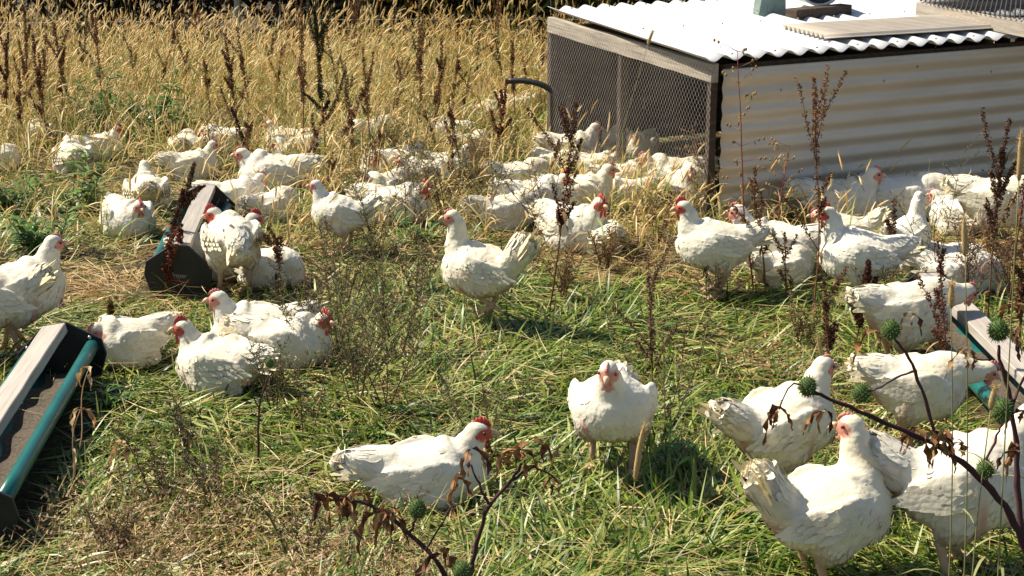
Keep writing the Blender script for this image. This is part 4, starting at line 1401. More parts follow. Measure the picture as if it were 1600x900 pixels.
def dock(seed, H=.75, branches=5, dense=1.0, cols=BROWNS, dry_leaves=4, spikeR=.0155):
    r = random.Random(seed)
    e = empty('dock_weed')
    st = path((0, 0, -.02), (r.uniform(-.05, .05), r.uniform(-.05, .05), 1), H, .045, 14, r)
    mb = MB(); mb.tube(st, [.0040 - .0028 * i / 14 for i in range(15)], jit((.20, .10, .05), r), n=6)
    sp = MB()
    cluster(sp, st[6:], spikeR, int(360 * dense * H / .7), cols, r, (.006, .013))
    sp.build('seed_spike', M['weed'], e)
    for b in range(branches):
        k = r.randint(4, 11)
        a = r.uniform(0, 6.28); op = r.uniform(.15, .55)
        bp = path(st[k], (math.cos(a) * op, math.sin(a) * op, .8), H * r.choice((.08, .12, .18, .28, .36)), .15, 6, r)
        mb.tube(bp, [.0022 - .0014 * i / 6 for i in range(7)], jit((.17, .085, .04), r), n=5)
        sp = MB(); cluster(sp, bp[1:], spikeR * .8, int(150 * dense), cols, r, (.006, .012))
        sp.build('seed_spike', M['weed'], e)
    mb.build('stem', M['weed'], e)
    if dry_leaves:
        lf = MB()
        for k in range(dry_leaves):
            i = r.randint(1, 7); a = r.uniform(0, 6.28)
            lf.leaf(st[i], (math.cos(a), math.sin(a), .3), (-math.sin(a), math.cos(a), 0), r.uniform(.04, .10), r.uniform(.008, .018), jit(r.choice([(.22, .11, .05), (.32, .19, .08), (.14, .07, .03)]), r), curl=r.uniform(1.2, 2.6), nseg=4)
        lf.build('leaf', M['weed'], e)
    return e

def wiry(seed, H=.5, stems=4, cols=OLIVES, leafn=16, spread=.35, leafsz=(.006, .015)):
    r = random.Random(seed)
    e = empty('wiry_weed')
    mb = MB(); lf = MB()
    for s in range(stems):
        a = r.uniform(0, 6.28)
        st = path((r.uniform(-.02, .02), r.uniform(-.02, .02), -.02), (math.cos(a) * spread, math.sin(a) * spread, 1), H * r.uniform(.6, 1.05), .09, 10, r)
        mb.tube(st, [.0026 - .0018 * i / 10 for i in range(11)], jit((.15, .10, .06), r), n=5)
        for k in range(3, 11):
            for q in range(2):
                a2 = r.uniform(0, 6.28)
                bp = path(st[k], (math.cos(a2), math.sin(a2), r.uniform(.5, 1.3)), r.uniform(.04, .12) * H / .5, .2, 4, r)
                mb.tube(bp, [.0012, .001, .0009, .0008, .0005], jit((.16, .12, .06), r), n=4)
                for z in range(leafn):
                    t = r.random() * 3.99; i = int(t)
                    c = bp[i].lerp(bp[i + 1], t - i)
                    d = Vector((r.gauss(0, 1), r.gauss(0, 1), r.gauss(.4, 1)))
                    lf.leaf(c, d, (r.gauss(0, 1), r.gauss(0, 1), r.gauss(0, 1)), r.uniform(*leafsz), r.uniform(.002, .0045), jit(r.choice(cols), r, .3), curl=r.uniform(-.6, .9), nseg=2)
    mb.build('stem', M['weed'], e); lf.build('leaf', M['weed'], e)
    return e

def leafy(seed, n=60, H=.28, cols=LEAFG, L=(.07, .16), W=(.014, .03), stems=9):
    r = random.Random(seed)
    e = empty('leafy_weed')
    mb = MB(); lf = MB()
    for s in range(stems):
        a = r.uniform(0, 6.28)
        st = path((r.uniform(-.05, .05), r.uniform(-.05, .05), -.01), (math.cos(a) * .6, math.sin(a) * .6, 1), H * r.uniform(.4, 1.1), .1, 6, r)
        mb.tube(st, [.003 - .0018 * i / 6 for i in range(7)], jit((.10, .15, .04), r), n=5)
        for k in range(n // stems):
            t = r.uniform(.3, 5.99); i = int(t); c = st[i].lerp(st[i + 1], t - i)
            a2 = r.uniform(0, 6.28)
            lf.leaf(c, (math.cos(a2), math.sin(a2), r.uniform(.1, 1.0)), (-math.sin(a2), math.cos(a2), r.uniform(-.4, .4)), r.uniform(*L), r.uniform(*W), jit(r.choice(cols), r, .25), curl=r.uniform(.3, 1.3), nseg=4, fold=.25)
    mb.build('stem', M['weed'], e); lf.build('leaf', M['grass'], e)
    return e

def forb(seed, H=.95):
    """thin red stem with little hanging pods and curled dry leaves"""
    r = random.Random(seed)
    e = empty('pod_weed')
    mb = MB(); lf = MB(); pods = 0
    st = path((0, 0, -.02), (-.06, 0, 1), H, .05, 16, r)
    mb.tube(st, [.0042 - .0028 * i / 16 for i in range(17)], (.26, .07, .05), n=6)
    for k in range(3, 17):
        for q in range(2):
            a = r.uniform(0, 6.28)
            bp = path(st[k], (math.cos(a), math.sin(a), r.uniform(-.1, .7)), r.uniform(.03, .12), .25, 5, r)
            mb.tube(bp, [.0015, .0013, .0011, .001, .0009, .0006], (.28, .16, .08), n=4)
            for z in range(2):
                if pods < 60:
                    pd = MB(); pd.ell(bp[-1 - z], (.005, .004, .007), jit((.30, .20, .08), r, .4), None, 7, 5); pd.build('pod', M['weed'], e); pods += 1
            if r.random() < .8:
                lf.leaf(bp[3], (math.cos(a), math.sin(a), -.2), (-math.sin(a), math.cos(a), 0), r.uniform(.015, .035), r.uniform(.006, .012), jit(r.choice([(.35, .22, .09), (.30, .32, .06), (.18, .10, .05)]), r), curl=r.uniform(.8, 2.4), nseg=3)
    mb.build('stem', M['weed'], e); lf.build('leaf', M['weed'], e)
    return e

def place(o, px, py, s=1.0, rz=None, leanto=None, seed=0):
    p = G(px, py)
    o.location = (p.x, p.y, float(ground_z(np.array(p.x), np.array(p.y))))
    r = random.Random(seed * 31 + int(px))
    rz = r.uniform(0, 6.28) if rz is None else rz
    m = Matrix.Rotation(rz, 3, 'Z')
    if leanto:
        m = Matrix.Rotation(R(leanto[0]), 3, 'Y') @ Matrix.Rotation(R(leanto[1]), 3, 'X') @ m
    o.rotation_euler = m.to_euler()
    o.scale = (s,) * 3
    return o

# --- prominent dock spires, each its own shape: base px,py, height m, lean (right, towards), branches, density, label
DOCKS = [
 (1272, 490, .92, (-4, 0), 9, .9, BROWNS, 'tall brown dock spire with many side spikes left of the shaded hens'),
 (1196, 462, .52, (-10, 0), 6, .9, BROWNS, 'dark brown dock spire in front of the second white hen by the wall'),
 (1228, 470, .30, (-6, 0), 3, .7, BROWNS, 'short brown dock spike between the two taller spires'),
 (858, 490, .88, (4, 4), 8, 1.2, [(.10, .035, .016), (.07, .025, .014), (.15, .06, .03)], 'thick rust brown dock stalk rising through the hen cluster below the hose'),
 (1395, 470, .42, (-4, 0), 3, 1.6, [(.13, .065, .035), (.18, .09, .05), (.09, .045, .025)], 'single brown dock spike before the shaded hen with lowered head'),
 (1335, 545, .34, (4, 0), 9, 2.6, [(.085, .037, .020), (.12, .055, .03), (.06, .027, .015)], 'bushy low dark brown dock clump before the large swept wing hen'),
 (1542, 520, .80, (3, 0), 10, 1.5, [(.12, .06, .035), (.17, .09, .05), (.08, .04, .025)], 'dense brown dock cluster in front of the hen at the right edge of the wall'),
 (1575, 500, .95, (1, 0), 4, .8, [(.30, .10, .07), (.22, .08, .05), (.14, .05, .03)], 'slender reddish dock spire against the wall near the right edge'),
 (1478, 668, .62, (-2, 0), 5, 1.0, [(.13, .05, .03), (.09, .035, .02), (.19, .08, .05)], 'thin maroon dock stalk standing right in front of the right feeder'),
 (1592, 560, .5, (0, 0), 6, 1.2, BROWNS, 'brown dock stalk beyond the right feeder at the very edge'),
 (236, 436, .55, (30, 6), 5, 2.2, [(.065, .026, .014), (.10, .045, .022), (.05, .02, .01)], 'thick dark dock stalk leaning right over the lettered feeder'),
 (298, 456, .30, (-8, 0), 7, 1.0, [(.17, .045, .025), (.12, .035, .02)], 'low rusty sprigs of dock before the lettered end plate'),
 (256, 462, .30, (12, 0), 5, 1.1, [(.19, .06, .03), (.13, .045, .025)], 'rusty brown dock just left of the lettering on the black end plate'),
 (432, 470, .30, (12, 0), 4, 1.0, BROWNS, 'short brown dock beside the feet of the back turned hen'),
 (522, 432, .52, (-58, 0), 2, 2.4, [(.06, .024, .013), (.09, .04, .02)], 'fallen dark dock spike pointing left at the hen with the bright comb'),
 (392, 262, .36, (-14, 0), 2, 2.4, [(.06, .025, .014), (.09, .04, .02)], 'short dark dock spike leaning left beside the small tucked hen'),
 (372, 252, .72, (-2, 0), 6, 1.3, BROWNS, 'tall branching brown dock behind the upright hen at left'),
 (508, 262, .88, (0, 0), 9, 2.6, [(.07, .075, .028), (.10, .085, .03), (.06, .045, .02)], 'dense dark green and brown pigweed spire standing highest in the left field'),
 (475, 258, .95, (-4, 0), 7, .8, BROWNS, 'thin tall dock just left of the dense green spire'),
 (582, 262, .66, (-3, 0), 5, .9, BROWNS, 'slim brown dock over the hen with the rounded back'),
 (672, 235, .66, (6, 0), 5, 1.4, BROWNS, 'dark dock spire beside the farthest hen'),
 (622, 160, .42, (0, 0), 3, 1.2, BROWNS, 'small distant dock spire left of the farthest hen'),
 (768, 262, .52, (10, 0), 5, 1.5, [(.24, .03, .03), (.13, .05, .03), (.09, .035, .02)], 'reddish dock beside the cream backed hen'),
 (806, 205, .58, (-4, 0), 4, 1.1, BROWNS, 'brown dock stalk behind the open end of the black hose'),
 (848, 150, .50, (0, 0), 4, 1.0, BROWNS, 'brown dock stalk at the far corner of the shelter'),
 (78, 242, .70, (-3, 0), 7, 1.6, BROWNS, 'dark branching dock over the far left grass'),
 (98, 222, .70, (2, 0), 5, 1.6, BROWNS, 'dock spire right of the dark branching dock at the far left'),
 (46, 212, .78, (1, 0), 6, 1.8, BROWNS, 'tallest brown dock in the far left grass'),
 (14, 224, .68, (-3, 0), 6, 1.6, [(.12, .035, .02), (.09, .03, .018)], 'reddish brown dock at the left edge of the field'),
 (30, 240, .50, (4, 0), 5, 1.3, BROWNS, 'lower brown dock among the far left spires'),
 (176, 498, .10, (0, 0), 2, 2.2, BROWNS, 'tiny dark dock spike in the straw behind the hen with the tucked neck'),
 (1020, 645, .52, (-2, 0), 6, .7, [(.17, .11, .07), (.11, .06, .04)], 'thin brown stalk with husks right behind the standing hen that faces the viewer'),
 (1295, 610, .40, (-6, 0), 6, 1.0, [(.15, .07, .04), (.10, .05, .03)], 'reddish sprig standing left of the hen that stretches to the feeder'),
 (700, 200, .48, (8, 0), 4, .9, BROWNS, 'leaning brown stalk in the middle of the far field'),
 (330, 205, .46, (0, 0), 4, .9, BROWNS, 'pale brown dock among the tan grass above the upright hen'),
 (430, 190, .5, (3, 0), 4, .9, BROWNS, 'slight brown dock in the grass left of the tall green spire'),
]
for i, (px, py, H, ln, nb, dn, cs, lab) in enumerate(DOCKS):
    o = dock(50 + i, H, nb, dn, cs, 5 if py > 300 else 3)
    place(o, px, py, 1.0, leanto=(ln[0], ln[1]), seed=i)
    tag(o, lab, 'weed', 'dry weeds standing in the grass')

WIRY = [
 (560, 640, .60, 7, OLIVES, 'grey green wiry weed bush left of the centre, thinning at the top'),
 (620, 560, .45, 6, OLIVES, 'wiry seedy weed in front of the stepping hen'),
 (528, 560, .48, 5, OLIVES, 'grey wiry weed right behind the resting trio'),
 (695, 338, .48, 8, [(.09, .10, .04), (.12, .12, .05), (.07, .06, .035)], 'dark wiry weed bush with thin stems behind the stepping hen'),
 (640, 355, .36, 6, OLIVES, 'olive weed over the hen dappled with shadow'),
 (590, 400, .38, 6, [(.08, .13, .03), (.12, .16, .05)], 'greenish wiry weed beside the soiled hen'),
 (560, 330, .40, 5, OLIVES, 'grey green weed beside the pair of touching hens'),
 (476, 690, .42, 2, [(.12, .10, .05), (.09, .08, .04)], 'single thin weed stalk in front of the right hen of the trio'),
 (1028, 700, .44, 4, [(.14, .10, .07), (.10, .07, .05)], 'dry wiry weed beside the legs of the hen facing the viewer'),
 (1462, 452, .62, 3, [(.17, .18, .10), (.22, .20, .13)], 'tall airy aster stalk with pale fluff against the metal wall'),
 (1400, 505, .30, 6, [(.13, .14, .07), (.10, .08, .05)], 'low grey twiggy weed before the large swept wing hen'),
 (1110, 480, .26, 5, [(.09, .07, .05), (.12, .10, .06)], 'dark twiggy weed crossing the big red combed hen'),
 (960, 300, .26, 4, [(.28, .20, .08), (.35, .24, .10)], 'bent dry tuft before the netted side of the shelter'),
 (1085, 350, .30, 5, [(.28, .22, .09), (.22, .20, .07)], 'pale dry weed at the foot of the shelter corner post'),
 (250, 800, .26, 3, [(.10, .07, .04), (.14, .09, .05)], 'short dark twig standing in the brown litter at the lower left'),
 (275, 775, .20, 2, [(.10, .07, .04)], 'small forked twig in the lower left litter'),
 (1545, 850, .50, 5, [(.15, .20, .06), (.20, .19, .08)], 'thin green weeds in front of the walking hen at lower right'),
 (830, 420, .24, 5, [(.20, .10, .05), (.15, .08, .04)], 'reddish twiggy weed before the stepping hen tail'),
 (330, 800, .22, 4, [(.16, .12, .07), (.11, .08, .05)], 'greyish seedy sprig on the lower left grass'),
 (470, 890, .22, 4, OLIVES, 'greyish sprig at the bottom edge left of the thornapple'),
 (30, 470, .22, 4, OLIVES, 'small dark sprig at the left beside the front feeder'),
]
for i, (px, py, H, ns, cs, lab) in enumerate(WIRY):
    o = wiry(300 + i, H, ns, cs, 12 if py > 430 else 9)
    place(o, px, py, 1.0, seed=i)
    tag(o, lab, 'weed', 'wiry weeds among the hens')

LEAFY = [
 (128, 330, .32, 130, 'bright green broad leafed weed clump before the hen seen from behind'),
 (60, 400, .24, 200, 'wide mat of green leaves at the left edge above the front feeder'),
 (20, 330, .30, 150, 'green weed clump at the left edge under dry grass'),
 (150, 205, .42, 190, 'dark green weed clump left of the far red faced hen'),
 (232, 212, .40, 230, 'dense green weed clump right of the far red faced hen'),
 (268, 218, .30, 110, 'smaller green clump at the right of the dense weed clump'),
 (905, 285, .16, 40, 'light green sprig beside the crouched hen near the netting'),
 (745, 225, .20, 36, 'bright green tuft under the reddish dock'),
 (655, 380, .16, 50, 'yellowish green sprig left of the stepping hen'),
 (1140, 345, .16, 30, 'small green weed at the foot of the metal wall'),
 (1062, 742, .14, 50, 'green tuft right of the hen facing the viewer'),
 (160, 640, .12, 40, 'green tuft beside the rim of the front feeder'),
 (1120, 680, .14, 40, 'light green tuft left of the rubbed flank hen'),
 (590, 258, .14, 24, 'small green sprig at the touching pair of hens'),
]
for i, (px, py, H, n, lab) in enumerate(LEAFY):
    sm = py > 500 or n < 50
    o = leafy(500 + i, n, H, LEAFG if i not in (3, 4, 5) else LEAFG[:2] + LEAFG[3:4], (.05, .11) if sm else (.06, .13), (.007, .014) if sm else (.012, .024))
    place(o, px, py, 1.0, seed=i)
    tag(o, lab, 'weed', 'green leafy weeds')

f1 = forb(801, .98); place(f1, 1178, 452, 1.0, rz=0, leanto=(-3, 0)); tag(f1, 'tall thin red stemmed weed with dangling dry pods before the wall corner', 'weed', 'pod weeds')
f2 = forb(802, .5); place(f2, 1205, 400, 1.0, rz=2, leanto=(8, 0)); tag(f2, 'smaller red stemmed weed curving right against the metal wall', 'weed', 'pod weeds')
f3 = forb(803, .34); place(f3, 1095, 300, 1.0, rz=1); tag(f3, 'dry pod weed with yellow leaves growing up the shelter corner post', 'weed', 'pod weeds')

MORE_WIRY = [
 (470, 560, .34, 6, OLIVES, 'grey green weed rising right of the red combed hen of the trio'),
 (600, 640, .46, 6, OLIVES, 'wiry weed in the open grass right of the tall grey green bush'),
 (545, 480, .36, 7, OLIVES, 'dense grey green weed below the soiled hen'),
 (650, 470, .34, 6, [(.13, .14, .06), (.17, .12, .06)], 'grey brown weed left of the stepping hen'),
 (430, 640, .30, 5, OLIVES, 'low wiry weed below the resting trio'),
 (760, 720, .30, 4, [(.14, .13, .07), (.10, .08, .05)], 'thin wiry weed in the grass left of the hen that faces the viewer'),
 (880, 470, .26, 7, [(.26, .13, .06), (.20, .10, .05), (.30, .20, .09)], 'rusty brown tangle of weed right of the stepping hen'),
 (950, 420, .22, 7, [(.30, .18, .07), (.22, .12, .05)], 'dry brown tangle before the crowded cluster'),
 (1030, 380, .24, 6, [(.34, .24, .10), (.26, .16, .07)], 'straw coloured tangle between the cluster and the big red combed hen'),
 (1250, 540, .22, 6, [(.16, .10, .05), (.22, .16, .08)], 'brown tangle in the grass below the tall dock spire'),
 (1515, 470, .36, 7, [(.24, .11, .07), (.18, .09, .05)], 'reddish twiggy weed behind the far end of the right feeder'),
 (1580, 470, .40, 7, [(.28, .12, .08), (.18, .09, .05)], 'red brown twiggy weed at the right edge below the wall'),
 (300, 700, .20, 4, OLIVES, 'small sprig in the grass below the round lying trio'),
 (180, 870, .18, 6, [(.24, .16, .09), (.18, .11, .06)], 'brown seedy tuft at the bottom left before the front feeder'),
]
for i, (px, py, H, ns, cs, lab) in enumerate(MORE_WIRY):
    o = wiry(700 + i, H, ns, cs, 11)
    place(o, px, py, 1.0, seed=i)
    tag(o, lab, 'weed', 'wiry weeds among the hens')
rr_ = random.Random(5)
far_protos = [dock(1200 + k, .55, 4, .9, BROWNS if k % 2 else [(.14, .11, .05), (.10, .09, .04), (.18, .13, .06)], 2) for k in range(4)]
mid_protos = [dock(1300 + k, .42, 4, .8, BROWNS, 3) for k in range(2)] + [wiry(1310 + k, .40, 5, OLIVES if k else [(.24, .17, .08), (.16, .11, .05)], 9) for k in range(2)]
def strew(protos, spots, lab, grp):
    for i, (px, py) in enumerate(spots):
        o = protos[i] if i < len(protos) else copy_tree(protos[i % len(protos)])
        place(o, px, py, rr_.uniform(.75, 1.2), seed=i + 3, leanto=(rr_.uniform(-14, 14), rr_.uniform(-8, 8)))
        rank = sorted(spots).index((px, py))
        tag(o, '%s from the left among the %s' % (ORD[rank], lab), 'weed', grp)
ORD = ('first second third fourth fifth sixth seventh eighth ninth tenth eleventh twelfth thirteenth fourteenth fifteenth sixteenth '
       'seventeenth eighteenth nineteenth twentieth twenty-first twenty-second twenty-third twenty-fourth').split()
strew(far_protos, [(130, 150), (160, 178), (215, 160), (260, 140), (300, 165), (345, 130), (410, 150), (455, 175), (535, 190), (560, 140), (640, 180), (655, 205), (735, 160), (765, 130), (790, 170), (830, 175), (720, 205), (605, 215), (545, 225), (240, 175), (65, 180), (5, 190), (120, 205), (395, 200)],
      'small brown dock stalks in the far tan grass', 'small dock stalks in the far field')
strew(mid_protos, [(520, 262), (555, 275), (612, 262), (648, 278), (688, 262), (722, 290), (760, 300), (800, 262), (470, 292), (500, 330), (640, 320), (765, 345), (850, 300), (380, 292), (335, 262), (860, 372), (700, 310), (580, 300)],
      'dry stalks between the hens lying in the middle distance', 'dry stalks among the middle hens')

# ------------------------------------------------------------------ single foxtails near the camera
def foxtail(seed, base, top, headL=.08, col1=(.30, .30, .12), colh=(.55, .40, .18), hr=.006):
    r = random.Random(seed)
    base, top = Vector(base), Vector(top)
    e = empty('foxtail', tuple(base))
    d = top - base
    pts = []
    side = Vector((r.uniform(-1, 1), r.uniform(-.4, .4), 0)) * .012
    for k in range(13):
        t = k / 12
        pts.append(d * t + side * math.sin(t * math.pi))
    mb = MB(); mb.tube(pts, [.0019 - .0008 * t / 12 for t in range(13)], col1, n=5)
    for k in (2, 4, 6):
        a = r.uniform(0, 6.28)
        mb.leaf(pts[k], (math.cos(a) * .6, math.sin(a) * .6, 1), (-math.sin(a), math.cos(a), 0), r.uniform(.1, .2), .006, jit(col1, r), curl=r.uniform(.8, 1.8), nseg=4)
    mb.build('stem', M['straw'], e)
    dd = (pts[-1] - pts[-2]).normalized()
    hp = [pts[-1]]
    for k in range(8):
        dd = (dd + Vector((r.uniform(-.04, .04) + .008, 0, -.005))).normalized(); hp.append(hp[-1] + dd * headL / 8)
    hb = MB(); hb.tube(hp, [hr * q for q in (.4, .8, 1, 1, 1, .95, .8, .55, .15)], colh, n=8)
    for _ in range(260):
        t = r.random() * 7.99; i = int(t); c = hp[i].lerp(hp[i + 1], t - i)
        v = Vector((r.gauss(0, 1), r.gauss(0, 1), r.gauss(0, 1))).normalized() + dd * 1.1
        hb.leaf(c, v, (r.gauss(0, 1), r.gauss(0, 1), r.gauss(0, 1)), r.uniform(.010, .017), .0009, jit(colh, r, .3), nseg=2)
    hb.build('seed_head', M['straw'], e)
    return e
FOX = [
 ((1500, 900), (1508, 400), 3.1, 'green stemmed foxtail with tan head in front of the red faced hen at the right', .08),
 ((1560, 900), (1592, 282), 2.9, 'tall foxtail rising along the right edge of the view', .09),
 ((1476, 880), (1486, 480), 3.05, 'thin green foxtail stalk just left of the red faced feeding hen', .05),
 ((988, 890), (992, 752), 3.0, 'upright fuzzy foxtail head before the hen that faces the viewer', .125),
 ((1300, 620), (1286, 560), 4.6, 'short foxtail left of the bushy brown clump', .07),
 ((925, 350), (1012, 70), 6.4, 'slim foxtail stem crossing the netted side of the shelter', .06),
 ((1530, 900), (1548, 640), 2.9, 'short foxtail stalk among the thornapple stems at lower right', .05),
]
for i, (b, t, D, lab, hl) in enumerate(FOX):
    if not lab: continue
    P1 = atD(b[0], b[1], D); P2 = atD(t[0], t[1], D)
    if P1.z > 0:
        k = (P2 - P1); P1 = P1 - k * (P1.z / k.z)
    elif P1.z < 0: P1.z = 0
    if P1.z < 0.02 and b[1] < 880: P1.z = 0
    o = foxtail(900 + i, P1, P2, hl)
    tag(o, lab, 'grass stalk', 'single foxtails standing nearest the viewer')

# ------------------------------------------------------------------ thornapple plants with spiny pods in front
def pod(name_parent, p, R0, r, parent):
    mb = MB()
    seedc = (.07, .12, .03)
    c = Vector(p)
    nu, nv = 18, 12
    mb.ell(c, (R0 * .88, R0 * .88, R0), seedc, None, nu, nv)
    for k in range(150):
        z = 1 - 2 * (k + .5) / 150; a = k * 2.39996
        d = Vector((math.sqrt(1 - z * z) * math.cos(a), math.sqrt(1 - z * z) * math.sin(a), z))
        d = (d + Vector((r.gauss(0, .05), r.gauss(0, .05), r.gauss(0, .05)))).normalized()
        s = c + Vector((d.x * R0 * .85, d.y * R0 * .85, d.z * R0 * .97))
        mb.tube([s, s + d * R0 * .14, s + d * R0 * r.uniform(.28, .40)], [R0 * .060, R0 * .035, R0 * .006], jit((.12, .17, .05), r, .25), n=4, cap=False)
    o = mb.build('spiny_pod', M['weed'], parent)
    return o

def wilted(mb, p, r, L=.09, W=.03, cols=((.17, .075, .03), (.26, .13, .05), (.10, .045, .025), (.33, .20, .09))):
    """a limp curled leaf hanging from p"""
    c = r.choice(cols)
    a = r.uniform(0, 6.28)
    n = 9; d = Vector((math.cos(a) * .8, math.sin(a) * .8, .2)).normalized()
    q = Vector(p); side = Vector((-math.sin(a), math.cos(a), 0))
    vs = []
    for i in range(n + 1):
        t = i / n
        w = W * .5 * math.sin(math.pi * (.08 + .88 * t)) * (1 + .42 * math.sin(t * 19 + a))
        fold = .95 + .6 * math.sin(t * 13 + a * 3)
        nr = d.cross(side).normalized()
        vs += [q - side * w * math.cos(fold) + nr * w * math.sin(fold), q + nr * r.uniform(-.002, .002), q + side * w * math.cos(fold) + nr * w * math.sin(fold) * r.uniform(.4, 1)]
        d = (d + Vector((r.uniform(-.22, .22), r.uniform(-.22, .22), -.42 if t < .7 else -.05))).normalized()
        q = q + d * (L / n)
        side = (Matrix.Rotation(r.uniform(-.75, .75), 3, d) @ side); side = (side - d * side.dot(d)).normalized()
    fs = []
    for i in range(n):
        for k in (0, 1):
            fs.append((3 * i + k, 3 * i + k + 1, 3 * i + 4 + k, 3 * i + 3 + k))
    cs = []
    for i in range(n + 1):
        k = 1 + .35 * math.sin(i * 2.1 + a * 5)
        cs += [(c[0] * k, c[1] * k, c[2] * k)] * 3
    mb.add(vs, fs, cs)

def thornapple(seed, strokes, pods, leaves, label, tips=()):
    """strokes: lists of (px, py, distance) followed by stem radii; all stand in real space in front of the birds"""
    r = random.Random(seed)
    root = atD(*strokes[0][0][0])
    e = empty('thornapple_plant', (root.x, root.y, 0))
    off = Vector((root.x, root.y, 0))
    mb = MB(); lf = MB()
    for pts, r0, r1 in strokes:
        P = [atD(*q) - off for q in pts]
        if pts is strokes[0][0]: P = [Vector((0, 0, -.02))] + P
        Q = []
        for i in range(len(P) - 1):
            for t in (0, .25, .5, .75):
                p0, p1, p2, p3 = P[max(i - 1, 0)], P[i], P[i + 1], P[min(i + 2, len(P) - 1)]
                Q.append(.5 * ((2 * p1) + (p2 - p0) * t + (2 * p0 - 5 * p1 + 4 * p2 - p3) * t * t + (3 * p1 - p0 - 3 * p2 + p3) * t ** 3) + Vector((r.gauss(0, .0012), r.gauss(0, .0012), r.gauss(0, .0012))))
        Q.append(P[-1])
        n = len(Q) - 1
        mb.tube(Q, [(r0 + (r1 - r0) * i / n) * (1 + .12 * math.sin(i * 1.9)) for i in range(n + 1)], jit((.085, .038, .040), r, .2), n=8)
    mb.build('stem', M['weed'], e)
    for (px, py, D, rad) in pods:
        pod(None, atD(px, py, D) - off, rad, r, e)
    for (px, py, D, n, L) in leaves:
        for _ in range(int(n * 1.6)):
            lf = MB()
            wilted(lf, atD(px + r.uniform(-6, 6), py + r.uniform(-6, 6), D + r.uniform(-.015, .015)) - off, r, L * r.uniform(.5, 1.05), L * r.uniform(.14, .28))
            lf.build('leaf', M['weed'], e)
    tag(e, label, 'thornapple', 'thornapple plants gone to seed')
    return e
D1 = 2.95
thornapple(1, [([(715, 980, D1), (690, 890, D1), (640, 835, D1 + .03), (590, 795, D1 + .05), (545, 780, D1 + .05), (515, 782, D1 + .04)], .0062, .0025),
               ([(640, 835, D1 + .03), (648, 812, D1 + .02), (652, 800, D1 + .02)], .0030, .0022),
               ([(735, 900, D1 - .02), (745, 850, D1 - .03), (765, 790, D1 - .04), (800, 750, D1 - .05), (815, 725, D1 - .05)], .0055, .0025),
               ([(765, 790, D1 - .04), (748, 755, D1 - .04), (735, 725, D1 - .04)], .0030, .0015),
               ([(800, 750, D1 - .05), (835, 730, D1 - .06), (868, 748, D1 - .06)], .0030, .0015),
               ([(665, 860, D1 + .0), (700, 800, D1 + .02), (725, 785, D1 + .02)], .0022, .0015)],
           [(652, 795, D1 + .02, .0195), (722, 893, D1 - .05, .020)],
           [(512, 778, D1 + .04, 3, .13), (560, 770, D1 + .05, 4, .08), (600, 795, D1 + .04, 5, .09), (590, 800, D1 + .04, 3, .11), (540, 780, D1 + .05, 3, .07),
            (735, 705, D1 - .04, 2, .08), (760, 695, D1 - .04, 2, .07), (718, 745, D1 - .04, 2, .09), (812, 700, D1 - .05, 4, .09), (830, 690, D1 - .05, 2, .09),
            (868, 745, D1 - .06, 2, .07), (880, 690, D1 - .05, 1, .07), (690, 860, D1, 2, .11)],
           'wilted thornapple plant with two spiny green pods before the crouching hen')
D2 = 3.0
thornapple(2, [([(1640, 960, D2), (1600, 850, D2), (1570, 790, D2), (1530, 745, D2 - .02), (1480, 705, D2 - .04), (1430, 680, D2 - .05), (1360, 650, D2 - .06), (1300, 625, D2 - .07), (1270, 615, D2 - .07)], .0095, .0028),
               ([(1460, 695, D2 - .04), (1450, 640, D2 - .05), (1430, 580, D2 - .06), (1410, 545, D2 - .07), (1398, 530, D2 - .07)], .0038, .0025),
               ([(1430, 580, D2 - .05), (1400, 590, D2 - .05), (1370, 608, D2 - .06), (1352, 612, D2 - .06)], .0024, .0016),
               ([(1600, 850, D2), (1590, 760, D2 + .02), (1588, 690, D2 + .03), (1575, 610, D2 + .03), (1562, 560, D2 + .03), (1560, 540, D2 + .03)], .0070, .0028),
               ([(1580, 640, D2 + .03), (1600, 590, D2 + .04), (1630, 560, D2 + .04)], .003, .002),
               ([(1570, 790, D2), (1548, 760, D2), (1540, 745, D2)], .003, .002),
               ([(1530, 745, D2), (1555, 690, D2 + .01), (1565, 665, D2 + .01)], .003, .002),
               ([(1300, 625, D2 - .07), (1240, 600, D2 - .08), (1218, 640, D2 - .08)], .0022, .0012)],
           [(1262, 604, D2 - .07, .0185), (1345, 614, D2 - .06, .0185), (1392, 515, D2 - .07, .0185), (1560, 516, D2 + .03, .021), (1566, 640, D2 + .01, .0215), (1540, 733, D2, .0185)],
           [(1215, 640, D2 - .08, 3, .09), (1285, 640, D2 - .07, 3, .08), (1422, 490, D2 - .07, 2, .05), (1375, 520, D2 - .07, 2, .08), (1470, 680, D2 - .04, 5, .09),
            (1440, 670, D2 - .04, 3, .09), (1500, 690, D2 - .03, 3, .07), (1515, 545, D2 + .02, 2, .08), (1585, 700, D2 + .02, 3, .09), (1600, 640, D2 + .02, 3, .08), (1595, 520, D2 + .03, 2, .07), (1585, 480, D2 + .03, 3, .08)],
           'branching thornapple plant with six spiny pods spreading in from the right edge')
thornapple(3, [([(405, 735, 4.35), (404, 690, 4.35), (404, 650, 4.35), (408, 625, 4.35), (416, 600, 4.35), (421, 580, 4.35)], .0042, .0022),
               ([(405, 640, 4.35), (392, 612, 4.35), (386, 598, 4.35)], .002, .001)],
           [(421, 567, 4.35, .0135)],
           [(436, 575, 4.35, 3, .05), (388, 592, 4.35, 2, .035)],
           'single thornapple stalk with one small pod in front of the resting trio')

